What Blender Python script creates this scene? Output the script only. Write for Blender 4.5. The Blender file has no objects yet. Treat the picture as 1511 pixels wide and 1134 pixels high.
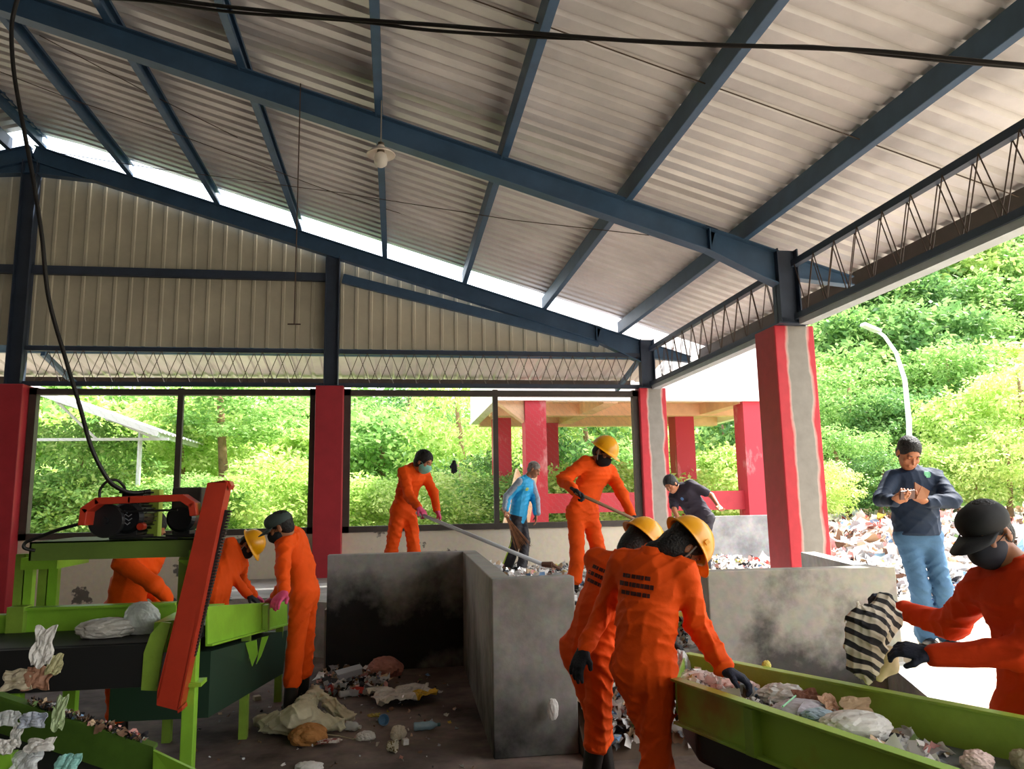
import bpy, bmesh, math, random
import numpy as np
from mathutils import Vector, Matrix
C = bpy.context.scene
COL = C.collection
R = math.radians
rnd = random.Random(7)
W, H = 1511, 1134
# ---------------------------------------------------------------- camera
FPX, YAW, PITCH, ROLL = 1114.722, 0.154112, 0.150997, -0.0176934
EYE = Vector((0, 0, 1.7))
def ray(px, py):
    a = (px-W/2)/FPX; b = (py-H/2)/FPX
    c, s = math.cos(ROLL), math.sin(ROLL); u = c*a+s*b; v = -s*a+c*b
    c, s = math.cos(PITCH), math.sin(PITCH); y1 = c-s*(-v); z = s+c*(-v)
    c, s = math.cos(YAW), math.sin(YAW)
    return Vector((c*u+s*y1, -s*u+c*y1, z))
def P(px, py, Y):            # point at depth Y
    d = ray(px, py); return EYE+d*(Y/d.y)
def PZ(px, py, Z):           # point on the level z=Z
    d = ray(px, py); return EYE+d*((Z-1.7)/d.z)
cam_d = bpy.data.cameras.new('camera'); cam = bpy.data.objects.new('camera', cam_d); COL.objects.link(cam)
cam_d.sensor_fit = 'HORIZONTAL'; cam_d.sensor_width = 36; cam_d.lens = FPX/W*36; cam_d.clip_start = .05; cam_d.clip_end = 500
fw = ray(W/2, H/2).normalized(); rt = (ray(W/2+100, H/2)-ray(W/2, H/2)).normalized(); up = rt.cross(fw).normalized()
M = Matrix((rt, up, -fw)).transposed().to_4x4(); M.translation = EYE; cam.matrix_world = M
C.camera = cam
C.view_settings.view_transform = 'Standard'; C.view_settings.look = 'None'; C.view_settings.gamma = 1
C.view_settings.use_curve_mapping = False; C.view_settings.exposure = 0.0
# ---------------------------------------------------------------- materials
def lin(h):
    h = h.lstrip('#'); o = []
    for i in (0, 2, 4):
        c = int(h[i:i+2], 16)/255; o.append(c/12.92 if c <= .04045 else ((c+.055)/1.055)**2.4)
    return (*o, 1)
_m = {}
def mat(name, col, rough=.6, metal=0, var=0, vscale=3, col2=None, bump=0, bscale=30, spec=.5, transl=0, alpha=1, coat=0, thr=None, stretch=None):
    """procedural material: col mixed with col2 (or a lighter/darker self) by noise, noise bump"""
    if name in _m: return _m[name]
    m = bpy.data.materials.new(name); m.use_nodes = True; nt = m.node_tree; N = nt.nodes; L = nt.links
    b = N['Principled BSDF']; b.inputs['Roughness'].default_value = rough; b.inputs['Metallic'].default_value = metal
    b.inputs['Specular IOR Level'].default_value = spec
    if coat: b.inputs['Coat Weight'].default_value = coat
    c1 = lin(col); b.inputs['Base Color'].default_value = c1
    tc = N.new('ShaderNodeTexCoord'); vec = tc.outputs['Object']
    if stretch:
        mp = N.new('ShaderNodeMapping'); mp.inputs['Scale'].default_value = stretch; L.new(vec, mp.inputs[0]); vec = mp.outputs[0]
    if var or col2:
        n = N.new('ShaderNodeTexNoise'); n.inputs['Scale'].default_value = vscale; n.inputs['Detail'].default_value = 6; n.inputs['Roughness'].default_value = .62
        L.new(vec, n.inputs['Vector'])
        r = N.new('ShaderNodeValToRGB'); L.new(n.outputs['Fac'], r.inputs[0])
        lo, hi = thr if thr else (.35, .65)
        r.color_ramp.elements[0].position = lo; r.color_ramp.elements[1].position = hi
        r.color_ramp.elements[0].color = c1
        r.color_ramp.elements[1].color = lin(col2) if col2 else tuple(min(1, x*(1+var)) for x in c1[:3])+(1,)
        if not col2: r.color_ramp.elements[0].color = tuple(x*(1-var) for x in c1[:3])+(1,)
        L.new(r.outputs[0], b.inputs['Base Color'])
    if bump:
        n2 = N.new('ShaderNodeTexNoise'); n2.inputs['Scale'].default_value = bscale; n2.inputs['Detail'].default_value = 5
        L.new(vec, n2.inputs['Vector'])
        bp = N.new('ShaderNodeBump'); bp.inputs['Strength'].default_value = bump; bp.inputs['Distance'].default_value = .02
        L.new(n2.outputs['Fac'], bp.inputs['Height']); L.new(bp.outputs[0], b.inputs['Normal'])
    out = N['Material Output']; sh = b.outputs[0]
    if transl:
        t = N.new('ShaderNodeBsdfTranslucent'); mx = N.new('ShaderNodeMixShader'); mx.inputs[0].default_value = transl
        src = b.inputs['Base Color'].links[0].from_socket if b.inputs['Base Color'].links else None
        if src: L.new(src, t.inputs[0])
        else: t.inputs[0].default_value = c1
        L.new(sh, mx.inputs[1]); L.new(t.outputs[0], mx.inputs[2]); sh = mx.outputs[0]
    if alpha < 1:
        t = N.new('ShaderNodeBsdfTransparent'); mx = N.new('ShaderNodeMixShader'); mx.inputs[0].default_value = alpha
        L.new(t.outputs[0], mx.inputs[1]); L.new(sh, mx.inputs[2]); sh = mx.outputs[0]
    L.new(sh, out.inputs[0]); _m[name] = m; return m
# ---------------------------------------------------------------- mesh builder
class MB:
    def __init__(s): s.v = []; s.f = []; s.mi = []
    def add(s, vs, fs, mi=0):
        o = len(s.v); s.v += [tuple(v) for v in vs]; s.f += [tuple(i+o for i in f) for f in fs]; s.mi += [mi]*len(fs); return s
    def box(s, a, b, mi=0):
        x0, y0, z0 = a; x1, y1, z1 = b
        return s.add([(x0,y0,z0),(x1,y0,z0),(x1,y1,z0),(x0,y1,z0),(x0,y0,z1),(x1,y0,z1),(x1,y1,z1),(x0,y1,z1)],
                     [(0,3,2,1),(4,5,6,7),(0,1,5,4),(1,2,6,5),(2,3,7,6),(3,0,4,7)], mi)
    def beam(s, A, B, w, h, upv=(0,0,1), mi=0):      # rectangular bar A->B, w across, h along upv, centred
        A = Vector(A); B = Vector(B); d = (B-A).normalized(); u = Vector(upv); u = (u-d*u.dot(d)).normalized(); r = d.cross(u)
        vs = [p+r*a*w/2+u*b*h/2 for p in (A, B) for a, b in ((-1,-1),(1,-1),(1,1),(-1,1))]
        return s.add(vs, [(0,3,2,1),(4,5,6,7),(0,1,5,4),(1,2,6,5),(2,3,7,6),(3,0,4,7)], mi)
    def ibeam(s, A, B, w, h, t=.014, upv=(0,0,1)):
        A = Vector(A); B = Vector(B); d = (B-A).normalized(); u = Vector(upv); u = (u-d*u.dot(d)).normalized()
        s.beam(A, B, t, h, u); o = u*(h/2-t/2)
        s.beam(A+o, B+o, w, t, u); s.beam(A-o, B-o, w, t, u); return s
    def cbeam(s, A, B, w, h, t=.006, upv=(0,0,1), side=1):
        A = Vector(A); B = Vector(B); d = (B-A).normalized(); u = Vector(upv); u = (u-d*u.dot(d)).normalized(); r = d.cross(u)*side
        s.beam(A-r*w/2, B-r*w/2, t, h, u); o = u*(h/2)
        s.beam(A+o, B+o, w, t, u); s.beam(A-o, B-o, w, t, u)
        s.beam(A+r*w/2+u*h*.4, B+r*w/2+u*h*.4, t, h*.2, u); s.beam(A+r*w/2-u*h*.4, B+r*w/2-u*h*.4, t, h*.2, u); return s
    def tube(s, pts, r, n=8, mi=0, cap=True):
        pts = [Vector(p) for p in pts]; rs = r if isinstance(r, (list, tuple)) else [r]*len(pts); rings = []
        d0 = (pts[1]-pts[0]).normalized(); u = d0.orthogonal().normalized()
        for i, p in enumerate(pts):
            d = ((pts[min(i+1, len(pts)-1)]-pts[max(i-1, 0)])).normalized(); u = (u-d*u.dot(d)).normalized(); w = d.cross(u)
            rings.append([p+(u*math.cos(2*math.pi*k/n)+w*math.sin(2*math.pi*k/n))*rs[i] for k in range(n)])
        vs = [v for g in rings for v in g]; fs = []
        for i in range(len(pts)-1):
            for k in range(n): fs.append((i*n+k, i*n+(k+1)%n, (i+1)*n+(k+1)%n, (i+1)*n+k))
        if cap: fs.append(tuple(range(n))[::-1]); fs.append(tuple((len(pts)-1)*n+k for k in range(n)))
        return s.add(vs, fs, mi)
    def lathe(s, prof, Mx=None, n=24, mi=0):         # prof [(r,z)]
        Mx = Mx or Matrix(); vs = []; fs = []
        for r, z in prof:
            for k in range(n): a = 2*math.pi*k/n; vs.append(Mx @ Vector((r*math.cos(a), r*math.sin(a), z)))
        for i in range(len(prof)-1):
            for k in range(n): fs.append((i*n+k, i*n+(k+1)%n, (i+1)*n+(k+1)%n, (i+1)*n+k))
        return s.add(vs, fs, mi)
    def prism(s, poly, off, mi=0):                   # poly of 3D points extruded by off
        off = Vector(off); n = len(poly); vs = [Vector(p) for p in poly]+[Vector(p)+off for p in poly]
        fs = [tuple(range(n)), tuple(range(n, 2*n))[::-1]]+[(i, i+n, (i+1) % n+n, (i+1) % n) for i in range(n)]
        return s.add(vs, fs, mi)
    def build(s, name, mats, parent=None, smooth=False, bevel=0, fix=True):
        me = bpy.data.meshes.new(name); me.from_pydata(s.v, [], s.f)
        if not isinstance(mats, (list, tuple)): mats = [mats]
        for m in mats: me.materials.append(m)
        me.polygons.foreach_set('material_index', s.mi)
        if fix:
            bm = bmesh.new(); bm.from_mesh(me); bmesh.ops.recalc_face_normals(bm, faces=bm.faces); bm.to_mesh(me); bm.free()
        if smooth: me.polygons.foreach_set('use_smooth', [True]*len(me.polygons))
        me.update(); o = bpy.data.objects.new(name, me); COL.objects.link(o)
        if parent: o.parent = parent
        if bevel:
            b = o.modifiers.new('bevel', 'BEVEL'); b.width = bevel; b.segments = 2; b.limit_method = 'ANGLE'
        return o
def tag(o, label=None, cat=None, group=None, kind=None):
    if label: o['label'] = label
    if cat: o['category'] = cat
    if group: o['group'] = group
    if kind: o['kind'] = kind
    return o
def empty(name, loc=(0,0,0), label=None, cat=None, group=None, kind=None):
    o = bpy.data.objects.new(name, None); COL.objects.link(o); o.location = loc; o.empty_display_size = .1
    return tag(o, label, cat, group, kind)
def rebase(o):
    """children were built in world coordinates: keep them where they are under a moved Empty"""
    for c in o.children:
        c.matrix_parent_inverse = Matrix.Translation(-o.location)
    return o
def catenary(A, B, sag, n=14):
    A = Vector(A); B = Vector(B)
    return [A.lerp(B, i/n)-Vector((0,0,sag*4*(i/n)*(1-i/n))) for i in range(n+1)]
# palette
M_BLUE = mat('blue_steel', '#3b5773', .45, .1, .12, 4)
M_BLUED = mat('blue_steel_dark', '#343f50', .5, .1, .15, 4)
M_DARK = mat('dark_frame', '#463e38', .6, 0, .2, 3)
M_SHEET = mat('zinc_sheet', '#dad6d6', .42, .25, .14, 1.0, bump=.05, bscale=6)
M_CLAD = mat('cladding', '#c6bfa8', .6, .1, .1, 1.5)
M_GREEN = mat('lime_paint', '#8fc63a', .38, 0, .10, 5, bump=.05, bscale=40)
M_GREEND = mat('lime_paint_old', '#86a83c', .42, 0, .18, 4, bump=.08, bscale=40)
M_RED = mat('red_machine', '#b8361f', .4, 0, .1, 6)
M_BLACK = mat('black_rubber', '#16171a', .55, 0, .2, 8)
M_CABLE = mat('black_cable', '#141210', .5)
M_WIRE = mat('dark_wire', '#4a3a30', .6)
# ================================================================ setting
YG, YF, X0, ZA, SL = 12.0, 7.366, -5.57, 6.988, .3048
XM, XC, CW, ZT = -1.01, 4.20, .45, 3.485
def zr(x): return ZA-SL*abs(x-X0)
def concrete(name, base, dark, thr=(.42, .6), scale=1.4, zfade=None):
    m = bpy.data.materials.new(name); m.use_nodes = True; N = m.node_tree.nodes; L = m.node_tree.links
    b = N['Principled BSDF']; b.inputs['Roughness'].default_value = .85; b.inputs['Specular IOR Level'].default_value = .25
    g = N.new('ShaderNodeNewGeometry')
    n = N.new('ShaderNodeTexNoise'); n.inputs['Scale'].default_value = scale; n.inputs['Detail'].default_value = 9; n.inputs['Roughness'].default_value = .6
    L.new(g.outputs['Position'], n.inputs['Vector'])
    fac = n.outputs['Fac']
    if zfade:                                         # dark mottling, stronger towards the bottom, with a soft upper edge
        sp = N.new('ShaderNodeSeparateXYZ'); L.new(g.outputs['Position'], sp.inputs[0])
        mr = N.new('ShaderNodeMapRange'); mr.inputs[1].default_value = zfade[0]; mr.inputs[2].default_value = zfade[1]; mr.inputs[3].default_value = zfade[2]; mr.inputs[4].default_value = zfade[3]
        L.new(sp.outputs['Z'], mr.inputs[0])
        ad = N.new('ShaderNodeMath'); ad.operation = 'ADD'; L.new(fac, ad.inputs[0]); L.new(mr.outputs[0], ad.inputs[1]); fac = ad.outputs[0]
    r = N.new('ShaderNodeValToRGB'); L.new(fac, r.inputs[0]); e = r.color_ramp.elements
    e[0].position, e[1].position = thr; e[0].color = lin(base); e[1].color = lin(dark)
    n2 = N.new('ShaderNodeTexNoise'); n2.inputs['Scale'].default_value = 14; n2.inputs['Detail'].default_value = 6; L.new(g.outputs['Position'], n2.inputs['Vector'])
    mx = N.new('ShaderNodeMix'); mx.data_type = 'RGBA'; mx.blend_type = 'OVERLAY'; mx.inputs[0].default_value = .35
    L.new(r.outputs[0], mx.inputs[6]); L.new(n2.outputs['Color'], mx.inputs[7])
    hs = N.new('ShaderNodeHueSaturation'); hs.inputs['Saturation'].default_value = .55; L.new(mx.outputs[2], hs.inputs['Color']); L.new(hs.outputs[0], b.inputs['Base Color'])
    bp = N.new('ShaderNodeBump'); bp.inputs['Strength'].default_value = .25; bp.inputs['Distance'].default_value = .01; L.new(n2.outputs['Fac'], bp.inputs['Height']); L.new(bp.outputs[0], b.inputs['Normal'])
    return m
M_FLOOR = concrete('dirty_floor', '#8a6c5c', '#3c2a22', (.38, .62), .9)
M_PLAT = concrete('platform_floor', '#c4bfb4', '#8a8278', (.4, .7), 1.2)
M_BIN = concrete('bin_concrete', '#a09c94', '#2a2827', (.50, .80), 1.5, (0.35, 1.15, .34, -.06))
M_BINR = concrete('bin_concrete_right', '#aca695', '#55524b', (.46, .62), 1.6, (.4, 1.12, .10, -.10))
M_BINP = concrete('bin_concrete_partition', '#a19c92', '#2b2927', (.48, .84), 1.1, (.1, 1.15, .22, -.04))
M_CONC = concrete('grey_concrete', '#b5b4b2', '#86868a', (.4, .65), 1.6)
M_PAVE = concrete('pale_pavement', '#d8d4cc', '#b0a698', (.4, .7), .8)
M_BEIGE = concrete('beige_plaster', '#e2cfa6', '#75695c', (.565, .59), 2.2, (.1, .9, .10, -.05))
M_REDP = mat('red_paint', '#b8303c', .5, 0, .10, 3, bump=.08, bscale=20)
def striped_column(name):
    """red painted pillar with a bare plaster strip down its front face"""
    m = bpy.data.materials.new(name); m.use_nodes = True; N = m.node_tree.nodes; L = m.node_tree.links
    b = N['Principled BSDF']; b.inputs['Roughness'].default_value = .6
    tc = N.new('ShaderNodeTexCoord'); sp = N.new('ShaderNodeSeparateXYZ'); L.new(tc.outputs['Object'], sp.inputs[0])
    mp = N.new('ShaderNodeMapping'); mp.inputs['Scale'].default_value = (6, 6, 2.2); L.new(tc.outputs['Object'], mp.inputs[0])
    n = N.new('ShaderNodeTexNoise'); n.inputs['Scale'].default_value = 1; n.inputs['Detail'].default_value = 7; L.new(mp.outputs[0], n.inputs['Vector'])
    def math_(op, a, bb):
        q = N.new('ShaderNodeMath'); q.operation = op
        for i, v in enumerate((a, bb)):
            if isinstance(v, (int, float)): q.inputs[i].default_value = v
            else: L.new(v, q.inputs[i])
        return q.outputs[0]
    off = math_('MULTIPLY', math_('SUBTRACT', n.outputs['Fac'], .5), .12)
    d = math_('ABSOLUTE', math_('ADD', math_('SUBTRACT', sp.outputs['X'], .035), off), 0)
    front = math_('LESS_THAN', sp.outputs['Y'], -.2)
    mr = N.new('ShaderNodeMapRange'); mr.inputs[1].default_value = .075; mr.inputs[2].default_value = .155; mr.inputs[3].default_value = 1; mr.inputs[4].default_value = 0; L.new(d, mr.inputs[0])
    r2 = N.new('ShaderNodeValToRGB'); L.new(mr.outputs[0], r2.inputs[0]); e = r2.color_ramp.elements
    e[0].color = lin('#c42c38'); e[0].position = .10; e[1].color = lin('#8f8a82'); e[1].position = .62
    k = e.new(.3); k.color = lin('#d8918c'); k = e.new(.5); k.color = lin('#b8a89e')
    mx = N.new('ShaderNodeMix'); mx.data_type = 'RGBA'; L.new(front, mx.inputs[0]); mx.inputs[6].default_value = lin('#b02c36'); L.new(r2.outputs[0], mx.inputs[7])  # faces other than the front get a darker red: shade put into the paint
    n3 = N.new('ShaderNodeTexNoise'); n3.inputs['Scale'].default_value = 9; n3.inputs['Detail'].default_value = 8; L.new(tc.outputs['Object'], n3.inputs['Vector'])
    mx2 = N.new('ShaderNodeMix'); mx2.data_type = 'RGBA'; mx2.blend_type = 'OVERLAY'; mx2.inputs[0].default_value = .25; L.new(mx.outputs[2], mx2.inputs[6]); L.new(n3.outputs['Fac'], mx2.inputs[7])
    L.new(mx2.outputs[2], b.inputs['Base Color'])
    bp = N.new('ShaderNodeBump'); bp.inputs['Strength'].default_value = .3; bp.inputs['Distance'].default_value = .01; L.new(n3.outputs['Fac'], bp.inputs['Height']); L.new(bp.outputs[0], b.inputs['Normal'])
    return m
M_STRIPE = striped_column('red_and_bare_plaster')
def S(name, mb, m, **k): return tag(mb.build(name, m, **k), kind='structure')
# ground, floors
PL = .6
b = MB(); b.box((-14,-16,-.2),(3.9,8.9,0)); b.box((-14,8.9,-.2),(-2.3,12,0)); b.box((-2.3,8.9,-.2),(-.7,9.6,0)); S('floor', b, M_FLOOR)
b = MB(); b.prism([(-.72,8.33,PL),(-.72,8.9,PL),(-1.5,9.55,PL),(-2.3,9.6,PL),(-2.3,11.95,PL),(7.0,11.95,PL),(7.0,7.4,PL),(3.9,7.4,PL),(3.6,5.42,PL),(.84,5.42,PL),(.84,8.33,PL)], (0,0,-.6)); S('floor_platform', b, M_PLAT)
b = MB()
b.prism([(3.55,5.25,.47),(2.70,3.1,.47),(2.2,-8,.47),(40,-8,.47),(40,5.25,.47)], (0,0,-1)); b.box((3.9,5.2,-.6),(60,7.4,.47)); b.box((7.0,7.4,-.6),(60,12.3,PL-.02)); b.box((-60,12.25,-.6),(60,60,PL-.04)); b.box((-60,-8,-.6),(-14,12.25,-.05))
M_GRASS = mat('grass_ground', '#7d9c4a', .9, 0, .3, .6, col2='#a6a070')
M_GROUND = mat('ground_mix', '#b7ac98', .9, 0, .2, .8)
S('ground', b, M_GROUND)
# bin walls
ZB = 1.165
b = MB(); b.box((-.69,8.18,0),(.86,8.33,ZB)); tag(b.build('bin_wall', M_BIN, bevel=.008), 'grey cement wall at the back of the dark empty bin, darker towards the bottom', 'low wall')
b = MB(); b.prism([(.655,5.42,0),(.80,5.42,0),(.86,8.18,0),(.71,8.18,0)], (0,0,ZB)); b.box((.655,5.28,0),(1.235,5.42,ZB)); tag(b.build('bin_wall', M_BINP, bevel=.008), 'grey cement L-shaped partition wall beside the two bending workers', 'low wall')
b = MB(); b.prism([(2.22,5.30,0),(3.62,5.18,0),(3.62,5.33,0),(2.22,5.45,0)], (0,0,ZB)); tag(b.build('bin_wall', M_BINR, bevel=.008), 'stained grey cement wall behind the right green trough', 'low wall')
b = MB(); b.prism([(3.62,5.33,ZB-.02),(3.48,5.33,ZB-.02),(3.9,7.0,ZB-.02),(4.05,7.0,ZB-.02)], (0,0,-.7)); tag(b.build('bin_wall', M_CONC), 'short cement wall running back to the tall red and grey pillar', 'low wall')
b = MB(); b.prism([(3.62,5.18,.50),(3.48,5.18,.50),(2.62,3.0,.50),(2.76,3.0,.50)], (0,0,-.5)); tag(b.build('retaining_curb', M_CONC), 'low grey curb edging the sunny pavement beside the capped worker', 'curb')
# back wall under windows
b = MB(); b.box((-9,12.0,0),(XC,12.2,1.24)); S('wall_back', b, M_BEIGE)
# gable cladding: ribbed sheet
def ribbed(mb, x0, x1, zb, ztop, y, per=.23, hgt=.022):
    xs = []; x = x0
    while x < x1:
        for dx, dy in ((0,0),(per*.72,0),(per*.78,-hgt),(per*.94,-hgt)): xs.append((x+dx, y+dy))
        x += per
    xs = [q for q in xs if q[0] < x1]
    vs = []
    for q, yy in xs: vs += [(q,yy,zb),(q,yy,max(zb+.001, ztop(q)))]
    mb.add(vs, [(2*i,2*i+2,2*i+3,2*i+1) for i in range(len(xs)-1)])
b = MB(); ribbed(b, -10.5, 4.0, 4.13, lambda x: zr(x)+.1, 12.16); S('wall_gable', b, M_CLAD, fix=False)
# roof sheets with ribs along the slope
def roof_sheet(xa, xb, ya, yb, dz, per=.21, h=.04):
    mb = MB(); y = ya; ys = []
    while y < yb:
        for dy, d in ((0,0),(per*.55,0),(per*.66,h),(per*.89,h)): ys.append((y+dy, d))
        y += per
    n = 12; vs = []; fs = []
    for yy, d in ys:
        for i in range(n+1):
            x = xa+(xb-xa)*i/n; vs.append((x, yy, zr(x)+dz+d))
    for j in range(len(ys)-1):
        for i in range(n): a = j*(n+1)+i; fs.append((a, a+1, a+n+2, a+n+1))
    mb.add(vs, fs); return mb
RZ = .47
S('ceiling_right', roof_sheet(X0-.1, 5.35, -16, 11.93, RZ), M_SHEET, fix=False)
S('ceiling_left', roof_sheet(X0-6.5, X0+.02, -16, 11.93, RZ), M_SHEET, fix=False)
# rafters
def rafter(y, label, ov=True):
    e = empty('roof_rafter', (XC, y, ZT), label, 'rafter')
    b = MB(); b.ibeam((X0, y, ZA+.125), (3.35, y, zr(3.35)+.125), .15, .25); b.build('beam', M_BLUE, e)
    b = MB(); b.ibeam((X0, y, ZA+.125), (X0-6.5, y, zr(X0-6.5)+.125), .15, .25); b.build('beam', M_BLUE, e)
    b = MB()                                            # haunch
    for yy, t in ((y-.007, .014),): b.prism([(3.30,yy,zr(3.3)+.25),(3.30,yy,zr(3.3)+.01),(4.05,yy,3.93),(4.05,yy,zr(4.05)+.25)], (0,t,0))
    b.beam((3.25,y,zr(3.25)+.005),(4.05,y,3.93),.15,.014); b.beam((3.25,y,zr(3.25)+.243),(4.07,y,zr(4.07)+.243),.15,.014)
    b.box((3.29,y-.075,zr(3.3)),(3.304,y+.075,zr(3.3)+.25)); b.build('haunch', M_BLUE, e)
    b = MB(); b.prism([(X0-.8,y-.01,zr(X0-.8)),(X0,y-.01,ZA-.16),(X0,y-.01,ZA),(X0,y-.01,ZA+.2)][:3]+[(X0+.0,y-.01,ZA+.05)], (0,.02,0))
    b.prism([(X0+.9,y-.01,zr(X0+.9)),(X0+.9,y-.01,zr(X0+.9)+.02),(X0,y-.01,ZA+.02),(X0,y-.01,ZA-.2)], (0,.02,0))
    b.beam((X0-.9,y,zr(X0-.9)-.0),(X0,y,ZA-.2),.15,.014); b.beam((X0+.9,y,zr(X0+.9)),(X0,y,ZA-.2),.15,.014)
    b.build('ridge_gusset', M_BLUE, e)
    b = MB(); t = 4.93                                   # tapered overhang
    b.prism([(4.28,y-.01,zr(4.28)+.25),(4.28,y-.01,zr(4.28)+.02),(t,y-.01,zr(t)+.16),(t,y-.01,zr(t)+.25)], (0,.02,0))
    b.beam((4.28,y,zr(4.28)+.02),(t,y,zr(t)+.16),.12,.012); b.beam((4.28,y,zr(4.28)+.25),(t,y,zr(t)+.25),.12,.012); b.build('overhang', M_BLUE, e)
    b = MB(); b.ibeam((4.16,y,ZT),(4.16,y,zr(4.16)+.30),.16,.24,upv=(1,0,0)); b.box((3.98,y-.13,ZT),(4.34,y+.13,ZT+.015)); b.build('stub_post', M_BLUED, e)
    return rebase(e)
rafter(YF, 'big blue steel rafter crossing the whole roof, resting on the tall pillar')
rafter(YG, 'blue steel rafter along the top of the back gable wall')
# purlins
PX = [-5.40, -4.12, -2.81, -1.54, -.19, 1.10, 2.42, 3.70]
PN = ['nearest the ridge', 'second down from the ridge', 'third down from the ridge', 'fourth down, next to the striped shade of the left bay', 'behind the hanging lamp', 'sixth down, right of the lamp', 'seventh down, over the tall shoveller', 'eighth down, just above the tall pillar']
for x, nm in zip(PX, PN):
    b = MB(); z = zr(x)+.25+.095; b.cbeam((x,-15.9,z),(x,11.95,z),.07,.19,.006)
    tag(b.build('roof_purlin', M_BLUE), 'blue steel roof purlin '+nm, 'purlin', 'purlins under the roof sheets')
b = MB(); x = X0-.32; z = zr(x)+.34; b.cbeam((x,-15.9,z),(x,11.95,z),.07,.19,.006,side=-1); tag(b.build('roof_purlin', M_BLUED), 'dark roof purlin on the far side of the ridge, at the left edge', 'purlin', 'purlins under the roof sheets')
b = MB(); x = 5.12; z = zr(x)+.25+.075; b.cbeam((x,-15.9,z),(x,11.95,z),.09,.20,.008); tag(b.build('roof_purlin', M_DARK), 'dark purlin along the outer eave with daylight through the ribs above it', 'purlin', 'purlins under the roof sheets')
# gable posts, girts
for x, nm in ((X0,'blue steel gable post on the left red pillar'),(XM,'blue steel gable post on the middle red pillar')):
    b = MB(); b.ibeam((x,YG,ZT),(x,YG,zr(x)-.0),.17,.22,upv=(1,0,0)); b.box((x-.16,YG-.12,ZT),(x+.16,YG+.12,ZT+.02)); tag(b.build('gable_post', M_BLUED), nm, 'post')
b = MB(); b.beam((X0+.1,YG+.03,5.27),(XM-.1,YG+.03,5.27),.08,.13); tag(b.build('wall_girt', M_BLUED), 'level dark girt across the left gable bay', 'girt')
b = MB(); b.beam((-10,YG+.03,5.27),(X0-.1,YG+.03,5.27),.08,.13); tag(b.build('wall_girt', M_BLUED), 'short dark girt left of the ridge post at the picture edge', 'girt')
a = P(506,411,YG+.03); c = P(884,505,YG+.03); b = MB(); b.beam(a, c,.08,.15); tag(b.build('wall_girt', M_BLUE), 'sloping blue girt running under the rafter in the right gable bay', 'girt')
# lattice girders
def girder(A, B, zb, zt, label, m=M_BLUED, per=.37, chord=.07):
    A = Vector(A); B = Vector(B); e = empty('lattice_girder', (A.x, A.y, zb), label, 'girder')
    d = (B-A); Ln = d.length; d.normalize(); r = d.cross(Vector((0,0,1)))
    b = MB(); b.beam(A+Vector((0,0,zt)), B+Vector((0,0,zt)), chord, chord); b.build('top_chord', m, e)
    b = MB(); b.beam(A+Vector((0,0,zb)), B+Vector((0,0,zb)), chord*1.1, chord*.9); b.build('bottom_chord', m, e)
    n = int(Ln/per)
    for i in range(n):
        s = per*(i+.5)
        for side in (-1, 1):
            o = r*side*.035; sh = .07*side
            for a, c in ((0,.5),(.5,1.0)):
                p = A+d*(s+per*(a-.5)+sh)+o; q = A+d*(s+per*(c-.5)+sh)+o
                z1, z2 = (zt-.02, zb+.02) if a == 0 else (zb+.02, zt-.02)
                if (q-A).length > Ln or (p-A).dot(d) < 0: continue
                w = MB(); w.tube([p+Vector((0,0,z1)), q+Vector((0,0,z2))], .0055, 5); w.build('web_rod', M_WIRE, e)
    return rebase(e)
girder((X0+.12,12,0),(XM-.12,12,0), 3.52, 4.05, 'lattice girder of thin rods over the left window')
girder((XM+.12,12,0),(XC-.15,12,0), 3.52, 4.05, 'lattice girder of thin rods over the middle window')
girder((4.2,7.5,0),(4.2,11.9,0), 3.56, 4.14, 'lattice girder between the tall pillar and the far corner pillar')
girder((4.2,7.25,0),(4.2,1.6,0), 3.56, 4.14, 'lattice girder running from the tall pillar toward the upper right')
b = MB(); b.beam((4.25,7.2,3.50),(4.25,1.5,3.50),.13,.07); b.beam((4.25,7.5,3.50),(4.25,11.9,3.50),.13,.07); tag(b.build('eave_rail', mat('pale_rail','#aeb6ba',.5,0,.1)), 'pale grey rail fixed along the foot of the eave girders', 'rail')
# pillars
def pillar(x, y, m, label, w=CW):
    b = MB(); b.box((-w/2,-w/2,0),(w/2,w/2,ZT)); o = b.build('pillar', m, bevel=.01); o.location = (x, y, 0); tag(o, label, 'pillar')
    return o
pillar(X0, YG, M_REDP, 'red painted pillar at the left edge of the photo', .44)
pillar(XM, YG, M_REDP, 'red painted pillar between the two wide window openings', .42)
pillar(XC, YG+.1, M_STRIPE, 'red corner pillar with a bare grey strip, beside the man in the dark tee shirt')
pillar(XC, YF+.2, M_STRIPE, 'tall nearest red pillar with a wide bare plaster strip, under the big rafter')
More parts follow.
